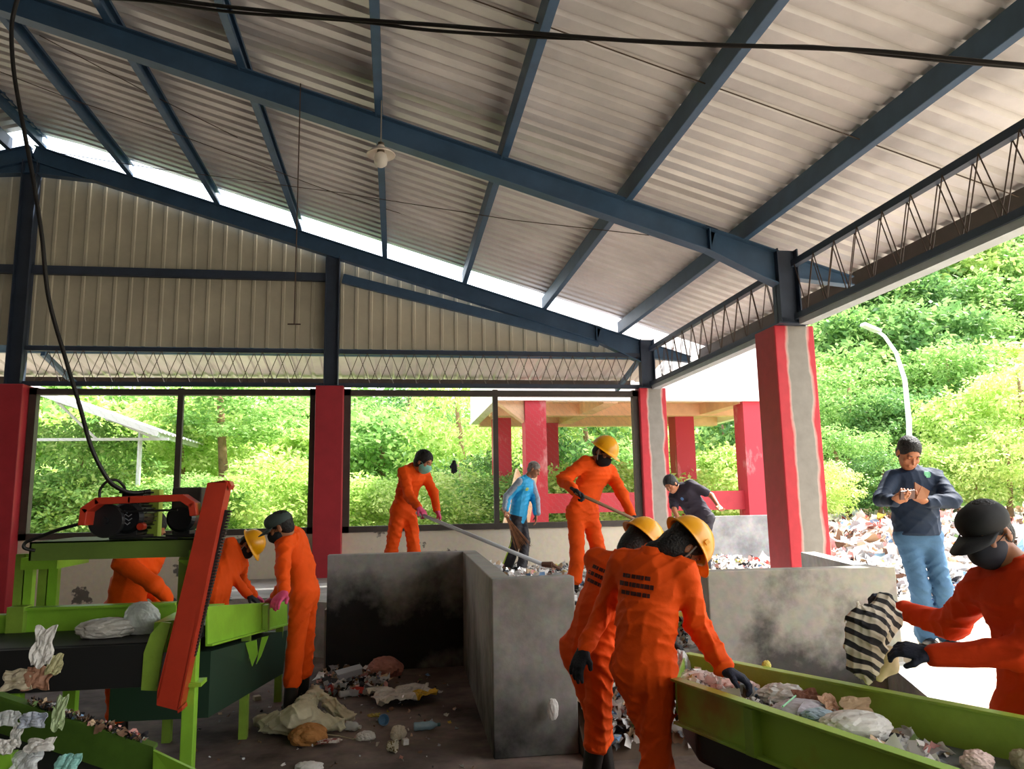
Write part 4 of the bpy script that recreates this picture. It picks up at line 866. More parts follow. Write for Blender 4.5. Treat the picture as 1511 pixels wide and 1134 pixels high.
    s.cone(nk-tor*.14*S_, pel, .115*S_, .11*S_, tf, .7, k=.04)
    for a, b_, d_ in ((SR,eR,wR),(SL,eL,wL)): s.cone(a, b_, .043*S_, .036*S_); s.cone(b_, d_, .037*S_, .025*S_)
    for a, b_, d_ in zip((HR,HL), KN, AN): s.cone(a, b_, .075*S_, .05*S_); s.cone(b_, d_, .048*S_, .035*S_)
    Vb, Fb = s.mesh(min(h, .008)); Vs, Fs, off = [Vb], [Fb], len(Vb)
    for w_, d_, side, hs in ((wR, dR, -1, handR), (wL, dL, 1, handL)):
        hs = hs or {}; gl = hs.get('glove'); n_ = Vector(hs.get('n', (0,0,-1)))
        hm = hand_sdf(w_, d_, n_, side*hs.get('flip', 1), hs.get('curl', .5), S_, .0025 if gl else .0005, hs.get('spread', 0))
        if gl: hm.cone(w_-d_*.012, w_+d_*.01, .030, .030, k=.012); part('glove', hm.mesh(.0045 if h < .009 else .0055), gl, e)
        else: Vh, Fh = hm.mesh(.004 if h < .009 else .005); Vs.append(Vh); Fs.append(Fh+off); off += len(Vh)
    part('body', (np.concatenate(Vs), np.concatenate(Fs)), skin, e)
    # --- clothes
    def limb(s, a, b_, d_, r, k=.03): s.cone(a, b_, r[0]*S_, r[1]*S_, k=k); s.cone(b_, d_, r[1]*S_, r[2]*S_, k=k)
    t = SDF(.035); mid = pel.lerp(nk, .45)+tf*-.02; ch = pel.lerp(nk, .78)
    t.cone(pel+tor*.02, mid, .150*S_*fat, .145*S_*fat, tf, .74, k=.05); t.cone(mid, ch, .145*S_*fat, .160*S_, tf, .72, k=.05); t.cone(ch-tl*.05, ch+tl*.05, .125*S_, None, tf, .85, k=.05)
    t.cone(SR+tl*.02, SL-tl*.02, .072*S_, None, k=.04); t.cone(nk-tor*.06, nk+tor*.00, .085*S_, .066*S_, k=.03)
    sl = sleeve
    for S0, el, w_ in ((SR,eR,wR),(SL,eL,wL)):
        if sl >= 1: limb(t, S0, el, w_.lerp(el, .06), (.072,.060,.050))
        else: t.cone(S0, S0.lerp(el, sl*1.5), .070*S_, .066*S_, k=.03)
    cut = []
    def legs(q):
        q.cone(HR, HL, .102*S_*hipf, None, fwd, .95, k=.05); q.cone(pel+tor*.02, pel-UP*.02, .135*S_*hipf, .125*S_*hipf, fwd, .78, k=.04)
        for Hh, K_, A_ in zip((HR,HL), KN, AN):
            end = K_.lerp(A_, cuff if boots else .96); q.cone(Hh, K_, .090*S_, .074*S_, k=.03); q.cone(K_, end, .074*S_, .078*S_, k=.03)
    ob = None
    if outfit == 'coverall': legs(t); ob = part('coverall', t.mesh(h, wr, seed), top, e)
    else:
        t.cone(pel-tor*.10, mid, .168*S_*fat, .156*S_*fat, tf, .80, k=.05); ob = part(outfit, t.mesh(h, wr, seed, cut=[(pel+tor*hem, -tor)]), top, e); q = SDF(.03); legs(q); part('trousers', q.mesh(h, wr*.8, seed+3, cut=[(pel+tor*(hem+.10), tor)]), bottom, e)
    # collar
    cl = SDF(.008); cl.cone(nk+tor*.0-tf*.012, nk+tor*.035-tf*.008, .072*S_, .062*S_, tf, .9); cl.cone(nk-tor*.02+tf*.03, nk+tor*.06+tf*.03, .045, .05, sub=True); part('collar', cl.mesh(min(h, .008), .003, seed, cut=[(nk+tor*.045, tor)]), top, e)
    # boots / shoes
    for K_, A_ in zip(KN, AN):
        fd = Vector((fwd.x, fwd.y, 0)); q = SDF(.02); base = Vector((A_.x, A_.y, gz))
        if boots: q.cone(K_.lerp(A_, cuff-.04), A_, .056*S_, .048*S_); nm = 'boot'
        else: nm = 'shoe'
        q.cone(base+UP*.05-fd*.05, base+UP*.045+fd*.13, .045, .040, UP, .95); q.cone(base+UP*.05, A_, .045, .045)
        part(nm, q.mesh(.008, cut=[(base+UP*.004, -UP)]), BOOT, e)
        so = MB(); pf = [base+fd*(.03+.135*math.cos(a))+left*.05*math.sin(a)*(1.0+.15*math.cos(a)) for a in [2*math.pi*i/20 for i in range(20)]]; so.prism(pf, (0,0,.018)); so.build('sole', BOOT, e)
    # hair
    if hair:
        q = SDF(.015); hm_ = hairm or HAIR; L_ = {'short': .004, 'full': .014, 'buzz': .0015, 'long': .008}[hair]
        q.ell(c-hf*.014*HS+hu*.040*HS, (hl,hf,hu), (.076*HS+L_,.097*HS+L_,.084*HS+L_)); q.ell(c-hf*.04*HS-hu*.02*HS, (hl,hf,hu), (.070*HS+L_,.060*HS+L_,.06*HS+L_))
        q.ell(c+hf*.10*HS-hu*.03*HS, (hl,hf,hu), (.075*HS,.075*HS,.088*HS), k=.01, sub=True)
        if hair == 'long':
            q.ell(c-hf*.025*HS-hu*.045*HS, (hl,hf,hu), (.080*HS,.085*HS,.085*HS)); q.cone(c-hf*.05-hu*.09, nk+tor*.03-tf*.01, .052, .045); q.ell(c+hf*.115*HS-hu*.03*HS, (hl,hf,hu), (.07*HS,.075*HS,.09*HS), k=.01, sub=True)
        part('hair', q.mesh(.0065, .0035, seed+9, wl=.3), hm_, e)
    # eyes
    for sx in (-1, 1):
        q = MB(); q.lathe([(0,-.011),(.008,-.008),(.011,0),(.008,.008),(0,.011)], Matrix.Translation(c+hl*.031*HS*sx+hf*.076*HS+hu*.004*HS), 10); ey = q.build('eyelid', skin, e, smooth=True)
        q = MB(); q.tube([c+hl*.022*HS*sx+hf*.088*HS-hu*.001*HS, c+hl*.031*HS*sx+hf*.0885*HS-hu*.004*HS, c+hl*.041*HS*sx+hf*.083*HS-hu*.001*HS], .0016, 5); q.build('eyelashes', EYE_M, ey)
        q = MB(); q.tube([c+hl*(.016)*HS*sx+hf*.092*HS+hu*.022*HS, c+hl*.032*HS*sx+hf*.092*HS+hu*.027*HS, c+hl*.050*HS*sx+hf*.080*HS+hu*.022*HS], .003, 5); q.build('eyebrow', hairm or HAIR, e)
    if mask:
        q = SDF(.012); q.ell(c+hf*.036*HS-hu*.050*HS, (hl,hf,hu), (.068*HS,.082*HS,.066*HS)); q.ell(c+hf*.07*HS-hu*.045*HS, (hl,hf,hu), (.042*HS,.056*HS,.052*HS)); q.ell(c+hf*.036*HS-hu*.092*HS, (hl,hf,hu), (.048*HS,.05*HS,.036*HS)); mo = part('face_mask', q.mesh(.006, .003, seed, cut=[(c-hu*.008*HS, hu), (c+hf*.0*HS, -hf)]), mask, e)
        for sx in (-1, 1):
            q = MB(); q.tube([c+hl*.055*HS*sx+hf*.05*HS-hu*.02*HS, c+hl*.077*HS*sx+hf*.015*HS-hu*.0*HS, c+hl*.083*HS*sx-hf*.012-hu*.012], .0022, 5); q.build('ear_loop', mask, mo)
    if headgear == 'helmet': helmet(e, c, hl, hf, hu, HS)
    if headgear == 'cap': cap(e, c, hl, hf, hu, capm or MASKB, HS, peak)
    rebase(e); return dict(e=e, ob=ob, nk=nk, pel=pel, tor=tor, tf=tf, tl=tl, wR=wR, wL=wL, dR=dR, dL=dL, hd=hd, hf=hf, hu=hu, hl=hl, eR=eR, eL=eL, SR=SR, SL=SL, AN=AN, KN=KN)
from mathutils.bvhtree import BVHTree
def print_on(p, origin, u, v, n, rows, m, nm='print'):
    """lay small dark marks on the clothing: rows of (v_offset, u_start, u_end)"""
    me = p['ob'].data; bt = BVHTree.FromPolygons([x.co[:] for x in me.vertices], [q.vertices[:] for q in me.polygons]); b = MB()
    for vo, hh, segs in rows:
        for u0, u1 in segs:
            k = max(1, int((u1-u0)/.012)); g_ = []
            for i in range(k+1):
                for vv in (vo, vo+hh):
                    o_ = origin+u*(u0+(u1-u0)*i/k)+v*vv+n*.35; r_ = bt.ray_cast(o_, -n); g_.append((r_[0]+n*.0025) if r_[0] is not None else None)
            for i in range(k):
                q = [g_[2*i], g_[2*i+2], g_[2*i+3], g_[2*i+1]]
                if all(x is not None for x in q): b.add(q, [(0,1,2,3)])
    o = b.build(nm, m, p['ob']); o.matrix_parent_inverse = Matrix(); o.matrix_parent_inverse = (p['ob'].matrix_parent_inverse).inverted() if False else Matrix(); return o
G = lambda gl, n=(0,0,-1), curl=.5, flip=1, spread=0: dict(glove=gl, n=n, curl=curl, flip=flip, spread=spread)
def dots(w, seed, gap=.28):
    """broken row like faded lettering"""
    g = random.Random(seed); x = -w/2; o = []
    while x < w/2-.01:
        l = g.uniform(.012, .030); o.append((x, min(x+l, w/2))); x += l+(.0025 if g.random() > gap else .006)
    return o
# 1 left shoveller
p1 = person('person in orange coverall and mint face mask pushing a long grey pole behind the bin', (596,752,8.75), (612,690,-1), (.72,-.69), (625,681,-1), (.75,-.5,-.42), (.35,-.15,.9),
  ((603,731,-1),(618,749,-1),(626,757,-1)), ((640,727,-1),(645,753,-1),(650,764,-1)), ((566,8.7),(618,8.55)), gz=PL, handR=G(GLOVE_P,(.2,0,-1),1.1), handL=G(GLOVE_P,(-.2,0,-1),1.1), hair='full', mask=MASKG, skin=SKIN_L, seed=3)
# 2 blue man
BLUE = mat('cyan_jersey', '#1ba0d8', .6, 0, .06, 5); PANTS = mat('black_track_pants', '#1c1a22', .7, 0, .2, 6)
p2 = person('person with short grey hair in a bright blue sports top holding a broom', (765,760,11.3), (778,700,-1), (.85,-.5), (788,692,-1), (.8,-.4,-.5), (.3,-.1,.95),
  ((750,732,-1),(747,752,-1),(746,762,-1)), ((789,736,-1),(791,759,-1),(791,768,-1)), ((750,11.2),(771,11.0)), gz=PL+.03, outfit='jersey', top=BLUE, bottom=PANTS, hair='buzz', hairm=GREYH, boots=False, seed=5, handR=dict(curl=1.2,n=(.6,-.6,0)), handL=dict(curl=.4,n=(-.8,0,0)))
# 3 right shoveller
p3 = person('tall person in orange coverall, yellow helmet and black mask leaning on a tool handle', (859,756,7.35), (884,680,-1), (.5,-.86), (890,667,-1), (.55,-.62,-.55), (.45,-.25,.85),
  ((831,708,-1),(847,723,-1),(860,732,-1)), ((918,729,-1),(933,762,-1),(942,769,-1)), ((841,7.35),(893,7.25)), gz=PL, S_=1.04, handR=G(GLOVE_B,(.3,-.3,-1),1.2), handL=G(GLOVE_B,(0,0,-1),1.2), hair='short', mask=MASKB, headgear='helmet', seed=7, h=.010)
# 4 dark tee man
TEE = mat('dark_tee', '#2a2432', .8, 0, .1, 8)
p4 = person('person in a dark tee shirt bending forward between the corner pillar and the yard wall', (1036,764,10.0), (1003,718,-1), (-.8,-.6), (990,714,-1), (-.65,-.5,-.6), (-.55,-.1,.85),
  ((995,752,-1),(1005,775,-1),(1010,783,-1)), ((1054,733,-1),(1060,746,-1),(1064,752,-1)), ((1030,10.1),(1045,10.0)), gz=PL, outfit='tee_shirt', top=TEE, bottom=mat('dark_grey_trousers','#3a3840',.8), hair='full', skin=SKIN_L, boots=False, sleeve=.5, seed=9, handL=dict(curl=.6,n=(0,-1,0)))
# 5 jeans man
NAVY = mat('navy_shirt', '#0d2540', .75, 0, .1, 6, bump=.1, bscale=60); JEANS = mat('blue_jeans', '#4a7196', .85, 0, .18, 3, bump=.15, bscale=120)
p5 = person('person in a navy long sleeved polo shirt and blue jeans holding a phone', (1355,792,5.72), (1347,694,-1), (-.22,-.97), (1341,668,-1), (-.2,-.80,-.58), (.0,-.42,.9),
  ((1299,736,-1),(1320,739,-1),(1332,732,-1)), ((1406,738,-1),(1368,741,-1),(1352,734,-1)), ((1362,5.75),(1394,5.7)), gz=.47, S_=1.04, hs_=1.08, outfit='polo_shirt', top=NAVY, bottom=JEANS, hair='short', skin=SKIN_L, boots=False, seed=11, fat=1.06, h=.009, hem=.02, handR=dict(curl=.8,n=(.5,.2,.8)), handL=dict(curl=.6,n=(-.2,.2,1)))
# 6 cap man
REDOR = mat('orange_cotton_red', '#dd3f12', .75, 0, .06, 5, bump=.10, bscale=60, spec=.2); CAPM = mat('cap_black', '#15181c', .8, 0, .2, 20)
p6 = person('person in black cap, dark mask and orange coverall holding up a striped cloth', (1545,1060,2.80), (1512,842,-1), (-.93,-.36), (1456,786,-1), (-.86,-.30,-.38), (-.35,-.05,.93),
  ((1405,922,1),(1328,900,1),(1300,880,1)), ((1478,990,-1),(1362,966,-1),(1310,951,-1)), ((1530,2.9),(1575,2.75)), gz=0, S_=1.12, top=REDOR, handR=G(GLOVE_N,(0,0,-1),.9), handL=G(GLOVE_N,(0,.5,-.8),.7), hair='short', mask=mat('mask_navy','#20222e',.8), headgear='cap', capm=CAPM, seed=13, h=.009, wr=.020, peak=.125)
# 7 foreground right
p7 = person('nearest person in orange coverall and yellow helmet, back turned, reaching into the trough', (950,985,3.7), (964,820,1), (.62,.78), (1008,806,1), (.50,.10,-.82), (.86,.10,.46),
  ((1030,925,1),(1070,988,-1),(1100,1002,-1)), ((893,895,1),(862,957,-1),(851,985,-1)), ((938,3.7),(982,3.75)), gz=0, S_=1.02, hipf=.84, handR=G(GLOVE_N,(-.1,0,-1),.75,1,1), handL=G(GLOVE_B,(.4,.3,-.3),.35,1,1), hair='long', mask=MASKB, headgear='helmet', seed=17, h=.008, wr=.020)
# 8 behind
p8 = person('person in orange coverall and yellow helmet just behind the nearest worker, back turned', (866,960,4.3), (918,826,1), (.72,.69), (944,802,1), (.55,.25,-.62), (.70,.15,.66),
  ((935,905,1),(985,945,1),(1000,955,1)), ((905,890,1),(930,950,1),(940,960,1)), ((858,4.3),(890,4.35)), gz=0, S_=1.0, handR=G(GLOVE_B,(0,0,-1),.6), handL=G(GLOVE_B,(0,0,-1),.6), hair='long', headgear='helmet', seed=19, h=.009, cuff=.28, hipf=.92, wr=.020)
# 9 standing by conveyor
p9 = person('person in dark cap and orange coverall standing at the end of the green conveyor', (449,876,6.4), (427,786,-1), (-.93,.15), (414,777,-1), (-.9,.1,-.42), (-.35,0,.93),
  ((428,850,1),(405,882,1),(398,886,1)), ((417,838,-1),(419,874,-1),(409,885,-1)), ((449,6.75),(430,6.35)), gz=0, S_=1.0, handR=G(GLOVE_P,(0,0,-1),.7), handL=G(GLOVE_P,(0,0,-1),.5), hair='short', mask=MASKB, headgear='cap', capm=mat('cap_green_grey','#3c4a48',.8), seed=23, h=.010)
# 10 bending helmet
p10 = person('person in orange coverall and yellow helmet bending over the inclined conveyor', (318,872,7.75), (350,813,1), (.9,-.35), (368,803,-1), (.42,-.2,-.84), (.86,-.1,.46),
  ((344,858,-1),(367,879,-1),(378,886,-1)), ((355,855,1),(375,878,1),(385,884,1)), ((318,7.8),(306,7.7)), gz=0, handR=G(GLOVE_B,(0,0,-1),.4), handL=G(GLOVE_P,(0,0,-1),.4), hair='short', mask=MASKB, headgear='helmet', seed=29, h=.010)
# 11 behind the motors
p11 = person('person in orange coverall bent over behind the motor frame, head hidden by the motors', (183,905,5.65), (212,808,-1), (.85,-.4), (222,780,-1), (.7,-.3,-.5), (.5,-.1,.8),
  ((228,862,-1),(248,884,1),(256,893,1)), ((215,860,1),(240,890,1),(250,895,1)), ((190,5.6),(178,5.75)), gz=0, handR=G(GLOVE_B,(0,0,-1),.6), handL=G(GLOVE_B,(0,0,-1),.6), hair='short', mask=MASKB, seed=31, h=.010)
# faded lettering on the backs
for p, (px, py), ss in ((p7, (933, 868), 1), (p8, (879, 851), 2)):
    n_ = -p['tf']; n_ = (n_+Vector((-.1,-.5,0))).normalized(); o_ = reach(p['pel'].lerp(p['nk'], .72), px, py, .05, -1); v_ = (p['tor']-n_*p['tor'].dot(n_)).normalized(); u_ = v_.cross(n_).normalized()
    rows = [(.045, .020, dots(.15, ss)), (.005, .022, dots(.18, ss+5)), (-.035, .020, dots(.15, ss+9))]
    print_on(p, o_, u_, v_, n_, rows, PRINT, 'back_lettering')
# chest emblem on polo, small logos
def emblem(p, px, py, r, m, nm):
    n_ = p['tf']; o_ = P(px, py, p['nk'].y-.1); u_ = p['tl']; v_ = p['tor']; rows = []
    for i in range(5):
        y = -r+2*r*i/5; w_ = math.sqrt(max(.1, 1-((i-2)/2.6)**2))*r; rows.append((y, 2*r/5*.8, [(-w_, w_)]))
    print_on(p, o_, u_, v_, n_, rows, m, nm)
emblem(p5, 1368, 699, .028, mat('emblem_green','#5fae7c',.7), 'emblem'); emblem(p4, 1006, 736, .022, mat('emblem_blue','#5a8fd0',.7), 'emblem'); emblem(p2, 772, 720, .025, mat('emblem_yellow','#b8c94a',.7), 'emblem')
# jersey sleeve panels and trouser stripe
q = SDF(.02); part_e = p2['e']
for a, b_, c in ((p2['SR'],p2['eR'],p2['wR']),(p2['SL'],p2['eL'],p2['wL'])):
    q = SDF(.02); o_ = Vector((-.03 if a is p2['SR'] else .03, -.02, 0)); q.cone(a+o_, b_+o_, .058, .048); q.cone(b_+o_, c.lerp(b_,.1)+o_, .048, .040); k = part('sleeve_panel', q.mesh(.010, .004, 2), mat('sleeve_grey','#93a3b4',.7,0,.2,30), part_e); k.matrix_parent_inverse = Matrix.Translation(-part_e.location)
b = MB(); A_ = p2['pel']+Vector((-.12,-.05,-.08)); K_ = p2['KN'][0]+Vector((-.066,-.03,0)); B_ = p2['AN'][0]+Vector((-.066,-.02,.06)); b.beam(A_, K_, .012, .02); b.beam(K_, B_, .012, .02); k = b.build('trouser_stripe', mat('lime_stripe','#c6e05a',.7), part_e); k.matrix_parent_inverse = Matrix.Translation(-part_e.location)
# hood roll on tee
# ---------------------------------------------------------------- things held
def pole(A, B, r, m, label, cat, name, extra=None):
    A = Vector(A); e = empty(name, tuple(A), label, cat); b = MB(); b.tube([A, B], r, 8); b.build('handle', m, e, smooth=True)
    return e
hd1 = (p1['wR']+p1['dR']*.085+p1['wL']+p1['dL']*.085)/2
Y_e = 6.95
hA = p1['wR']+p1['dR']*.08+Vector((-.02,0,-.02)); tip = P(800,832,Y_e)
e = empty('hoe', tuple(hA), 'long pale grey pole with a scraper tip pushed by the masked worker', 'tool')
b = MB(); d_ = (tip-hA).normalized(); b.tube([hA-d_*.08, tip], .019, 10); b.build('handle', mat('pole_grey','#c9cdd4',.4), e, smooth=True)
b = MB(); b.tube([tip, P(815,833,Y_e-.05)], [.022,.03], 8); b.tube([P(815,833,Y_e-.05), P(826,839,Y_e-.05)], [.02,.012], 6); b.build('tip', mat('rusty_wood','#6a4a3a',.8), e); rebase(e)
hA = p3['wR']+p3['dR']*.07; hB = p3['wL']+p3['dL']*.07; d_ = (hB-hA).normalized()
e = empty('shovel', tuple(hA), 'wooden handled shovel held in both black gloves by the tall helmeted worker', 'shovel')
b = MB(); b.tube([hA-d_*.06, hB+d_*.55], .016, 9); b.build('handle', mat('wood_handle','#9a7a5a',.6,0,.2,10), e, smooth=True)
t_ = hB+d_*.55; b = MB(); sdir = d_.cross(Vector((0,0,1))).normalized(); b.prism([t_-sdir*.09, t_+sdir*.09, t_+d_*.22+sdir*.08, t_+d_*.27, t_+d_*.22-sdir*.08], sdir.cross(d_)*.006); b.build('blade', mat('steel_blade','#6b6d70',.5,.6), e); rebase(e)
hA = p2['wR']+p2['dR']*.07; t_ = P(775,812,11.1); e = empty('broom', tuple(hA), 'bunch of brown broom twigs held low by the man in blue', 'broom'); d_ = (t_-hA).normalized(); sd2 = d_.cross(Vector((0,1,0))).normalized()
b = MB(); g_ = random.Random(3)
for i in range(70):
    a = g_.uniform(-1,1); c = g_.uniform(-1,1); b.tube([hA+sd2*a*.012+Vector((0,c*.012,0)), hA+d_*(.15)+sd2*a*.03+Vector((0,c*.02,0)), hA+d_*g_.uniform(.50,.60)+sd2*a*.13+Vector((0,c*.05,0))], [.004,.004,.002], 4)
b.build('twigs', mat('broom_twigs','#8e6446',.9,0,.3,20), e)
b = MB(); b.tube([hA-d_*.12, hA+d_*.03], .022, 8); b.build('bound_grip', mat('grip_tan','#b89878',.8), e); rebase(e)
# phone and wallet
hm_ = p5['wR']+p5['dR']*.085; b = MB(); b.beam(hm_+Vector((-.03,-.02,.01)), hm_+Vector((.10,-.01,.02)), .012, .07, (0,-.3,1)); tag(b.build('phone', mat('phone_dark','#5a3a34',.4), bevel=.004), 'dark phone held at the chest of the man in jeans', 'phone')
hm_ = p5['wL']+p5['dL']*.07; b = MB(); b.prism([hm_+Vector((-.05,-.03,.0)),hm_+Vector((.03,-.05,.0)),hm_+Vector((.03,-.02,.09)),hm_+Vector((-.02,-.0,.13))], (0,.012,0)); b.prism([hm_+Vector((-.05,-.03,.0)),hm_+Vector((.03,-.05,.0)),hm_+Vector((.05,-.06,.06)),hm_+Vector((-.0,-.04,.10))], (0,-.006,0)); tag(b.build('wallet', mat('wallet_brown','#b07a58',.6,0,.1,10)), 'open brown wallet in the left hand of the man in jeans', 'wallet')
# striped cloth held by the capped worker
def cloth():
    m = bpy.data.materials.new('zebra_cloth'); m.use_nodes = True; N = m.node_tree.nodes; L = m.node_tree.links; b = N['Principled BSDF']; b.inputs['Roughness'].default_value = .9
    tc = N.new('ShaderNodeTexCoord'); w_ = N.new('ShaderNodeTexWave'); w_.inputs['Scale'].default_value = 6.5; w_.inputs['Distortion'].default_value = 5.5; w_.inputs['Detail'].default_value = 2; w_.inputs['Detail Scale'].default_value = .8; w_.bands_direction = 'Z'
    mp = N.new('ShaderNodeMapping'); mp.inputs['Rotation'].default_value = (.2,-.5,.3); L.new(tc.outputs['Object'], mp.inputs[0]); L.new(mp.outputs[0], w_.inputs['Vector']); r = N.new('ShaderNodeValToRGB'); L.new(w_.outputs['Fac'], r.inputs[0]); el = r.color_ramp.elements
    el[0].position = .46; el[0].color = lin('#26262a'); el[1].position = .54; el[1].color = lin('#d8d0be'); L.new(r.outputs[0], b.inputs['Base Color']); return m
YCL = p6['wL'].y-.02
c0 = p6['wR']+p6['dR']*.08; q = SDF(.05); yc = (c0.y+YCL)/2
def pc(x, y, dy=0): return P(x, y, yc+dy)
q.cone(pc(1306,890,.06), pc(1282,925,.0), .055, .085, (0,1,0), .6); q.cone(pc(1282,925), pc(1272,975), .085, .070, (0,1,0), .5); q.cone(pc(1300,930,.05), pc(1318,915,.08), .075, .06, (0,1,0), .55); q.cone(pc(1272,975), pc(1282,1003), .060, .025, (0,1,0), .6); q.cone(pc(1262,905), pc(1258,950), .03, .04, (0,1,0), .5); q.cone(pc(1295,960), pc(1290,985), .05,.03,(0,1,0),.5)
k = part('striped_cloth', q.mesh(.006, .022, 4, wl=.75), cloth(), None); tag(k, 'black and white zebra striped cloth held up by the capped worker', 'cloth')
q = SDF(.03); q.cone(pc(1312,965,.05), pc(1318,985,.05), .045, .03, (0,1,0), .5); q.cone(pc(1310,985,.05), pc(1296,1000,.05), .03, .02, (0,1,0), .5); k = part('cream_cloth', q.mesh(.006, .010, 5), mat('cream_cloth','#dccba8',.85,0,.1,10), None); tag(k, 'cream lining piece hanging under the striped cloth', 'cloth')
# glove hanging on the netting
s_ = hand_sdf(P(670,683,11.93), (0,0,-1), (0,-1,0), 1, .25, 1.0, .005, .6); k = part('glove', s_.mesh(.005), GLOVE_B, None); tag(k, 'black glove hung on the wire netting of the middle window', 'glove')
print('HGT', [(i, round((q['hd']-Vector((0,0,q['e'].location.z))).z+.12, 2), round(q['hd'].y, 2)) for i, q in enumerate((p1,p2,p3,p4,p5,p6,p7,p8,p9,p10,p11), 1)])
for i, q in enumerate((p1,p2,p3,p4,p5,p6,p7,p8,p9,p10,p11), 1):
    print('LEN', i, 'arms', [round(x, 2) for x in ((q['eR']-q['SR']).length, (q['wR']-q['eR']).length, (q['eL']-q['SL']).length, (q['wL']-q['eL']).length)], 'legs', [round((q['KN'][j]-q['pel']).length, 2) for j in (0,1)], [round((q['KN'][j]-q['AN'][j]).length, 2) for j in (0,1)], 'torso', round((q['nk']-q['pel']).length, 2))
# ================================================================ single pieces of rubbish
def fold(v, g_, s): 
    r = 0
    for a, b_, w_ in g_: r += w_*(1-(1-abs(math.sin(v.dot(a)*s+b_)))**3)
    return r
def mk_noise(seed, n=5, f=9):
    g_ = random.Random(seed); return [(Vector((g_.gauss(0,1), g_.gauss(0,1), g_.gauss(0,1)))*f, g_.uniform(0,6), g_.uniform(.4,1)) for _ in range(n)]
def lump(name, c, size, seed, m, label, cat, amp=.55, f=2.2, rot=0, sub=4, floor=None, tilt=0):
    """crumpled closed bag or ball"""
    bm = bmesh.new(); bmesh.ops.create_icosphere(bm, subdivisions=sub, radius=1); g_ = mk_noise(seed, 6, f); Rm = Matrix.Rotation(rot, 3, 'Z') @ Matrix.Rotation(tilt, 3, 'Y')
    c = Vector(c)
    for v in bm.verts:
        d = 1-amp*.5+amp*(fold(v.co, g_, 1.0)/4-.3)+amp*.55*(fold(v.co, g_, 2.3)/4-.4)+amp*.30*(fold(v.co, g_, 5.1)/4-.4); q = Rm @ Vector((v.co.x*d*size[0], v.co.y*d*size[1], v.co.z*d*size[2])); v.co = q
        if floor is not None and v.co.z+c.z < floor: v.co.z = floor-c.z+.002
    me = bpy.data.meshes.new(name); bm.to_mesh(me); bm.free(); me.materials.append(m); o = bpy.data.objects.new(name, me); COL.objects.link(o); o.location = c; return tag(o, label, cat)
def sheet(name, c, w_, l_, seed, m, label, cat, amp=.05, f=6, rot=0, n=22, floor=None, tiltx=0, hump=0, shape=None, mats=None, pick=None):
    """crumpled thin sheet with its own thickness"""
    g_ = mk_noise(seed, 5, f); c = Vector(c); Rm = Matrix.Rotation(rot, 3, 'Z') @ Matrix.Rotation(tiltx, 3, 'X'); b = MB(); vs = []; rg = random.Random(seed)
    ed = [1+.18*math.sin(i*1.7+seed)+rg.uniform(-.08,.08) for i in range(4*n+4)]
    for j in range(n+1):
        for i in range(n+1):
            u, v = i/n-.5, j/n-.5; e_ = 1+.12*math.sin(5*math.atan2(v,u)+seed); q = Vector((u*w_*e_, v*l_*e_, 0)); q.z = amp*(fold(Vector((u,v,0)), g_, 1.0)/2.5-.6)+amp*.35*(fold(Vector((v,u,.3)), g_, 2.6)/3-.5)+hump*max(0, 1-(u*u+v*v)*4.5); q = Rm @ q+c
            if floor is not None: q.z = max(q.z, floor+.004)
            vs.append(q)
    fs = [(j*(n+1)+i, j*(n+1)+i+1, (j+1)*(n+1)+i+1, (j+1)*(n+1)+i) for j in range(n) for i in range(n)]
    b.add([v-c for v in vs], fs)
    if pick: b.mi = [1 if pick((f_ % n)/n, (f_//n)/n) else 0 for f_ in range(len(fs))]
    o = b.build(name, mats or m, smooth=False); o.location = c; s_ = o.modifiers.new('thick', 'SOLIDIFY'); s_.thickness = .003; return tag(o, label, cat)
CLEAR = mat('clear_plastic', '#e4e8ea', .15, 0, .06, 8, alpha=.62, spec=.8, bump=.5, bscale=25); WBAG = mat('white_bag', '#eceae6', .4, 0, .06, 6, transl=.25, bump=.4, bscale=25)
SACK = mat('woven_sack', '#cfc9ac', .85, 0, .10, 5, bump=.3, bscale=160); FOIL = mat('foil_sheet', '#cfc8bc', .3, .5, .2, 5, bump=.3, bscale=30); GOLD = mat('foil_gold', '#cfa62a', .3, .5, .2, 6)
def fl(px, py, z=0): q = PZ(px, py, z); return q
TRG = 'plastic litter on the lower floor'
# cream sack: peaked cloth with folds
q = SDF(.05)
c = fl(440,1062); pk = P(465,1008, c.y+.12)
def FP(px, py, z): return PZ(px, py, z)
q.cone(FP(395,1068,.07), FP(440,1060,.13), .07, .11); q.cone(FP(440,1060,.12), pk-Vector((0,0,.05)), .11, .04); q.cone(pk-Vector((0,0,.05)), FP(512,1058,.06), .04, .06); q.cone(FP(440,1062,.10), FP(500,1068,.06), .10, .06); q.cone(FP(380,1062,.05), FP(400,1070,.05), .04,.06)
VF = q.mesh(.008, .035, 8, cut=[((0,0,.004),(0,0,-1))], wl=1.1); o = part('woven_sack', VF, SACK, None); tag(o, 'crumpled cream woven sack lying on the dirty floor in front of the bin', 'sack')
ck = fl(595,1035); sheet('foil_sheet', ck+Vector((0,0,.05)), .52, .42, 3, None, 'crumpled silver foil sheet with a golden corner lying right of the cream sack', 'foil sheet', amp=.08, rot=.2, floor=0, mats=[FOIL, GOLD], pick=lambda u, v: u > .62 and v < .45)
Z_ = 0
def L_(name, px, py, sz, seed, m, label, cat, z=0, **k):
    c = PZ(px, py, z+sz[2]*.7); return lump(name, c, sz, seed, m, label, cat, floor=z, **k)
PINKB = mat('pink_bag', '#b5796c', .5, 0, .15, 8); BRN = mat('brown_paper', '#b07a42', .75, 0, .2, 8, bump=.3)
L_('plastic_bag', 568, 986, (.16,.12,.10), 4, PINKB, 'dusty pink knotted bag lying against the dark bin wall', 'bag')
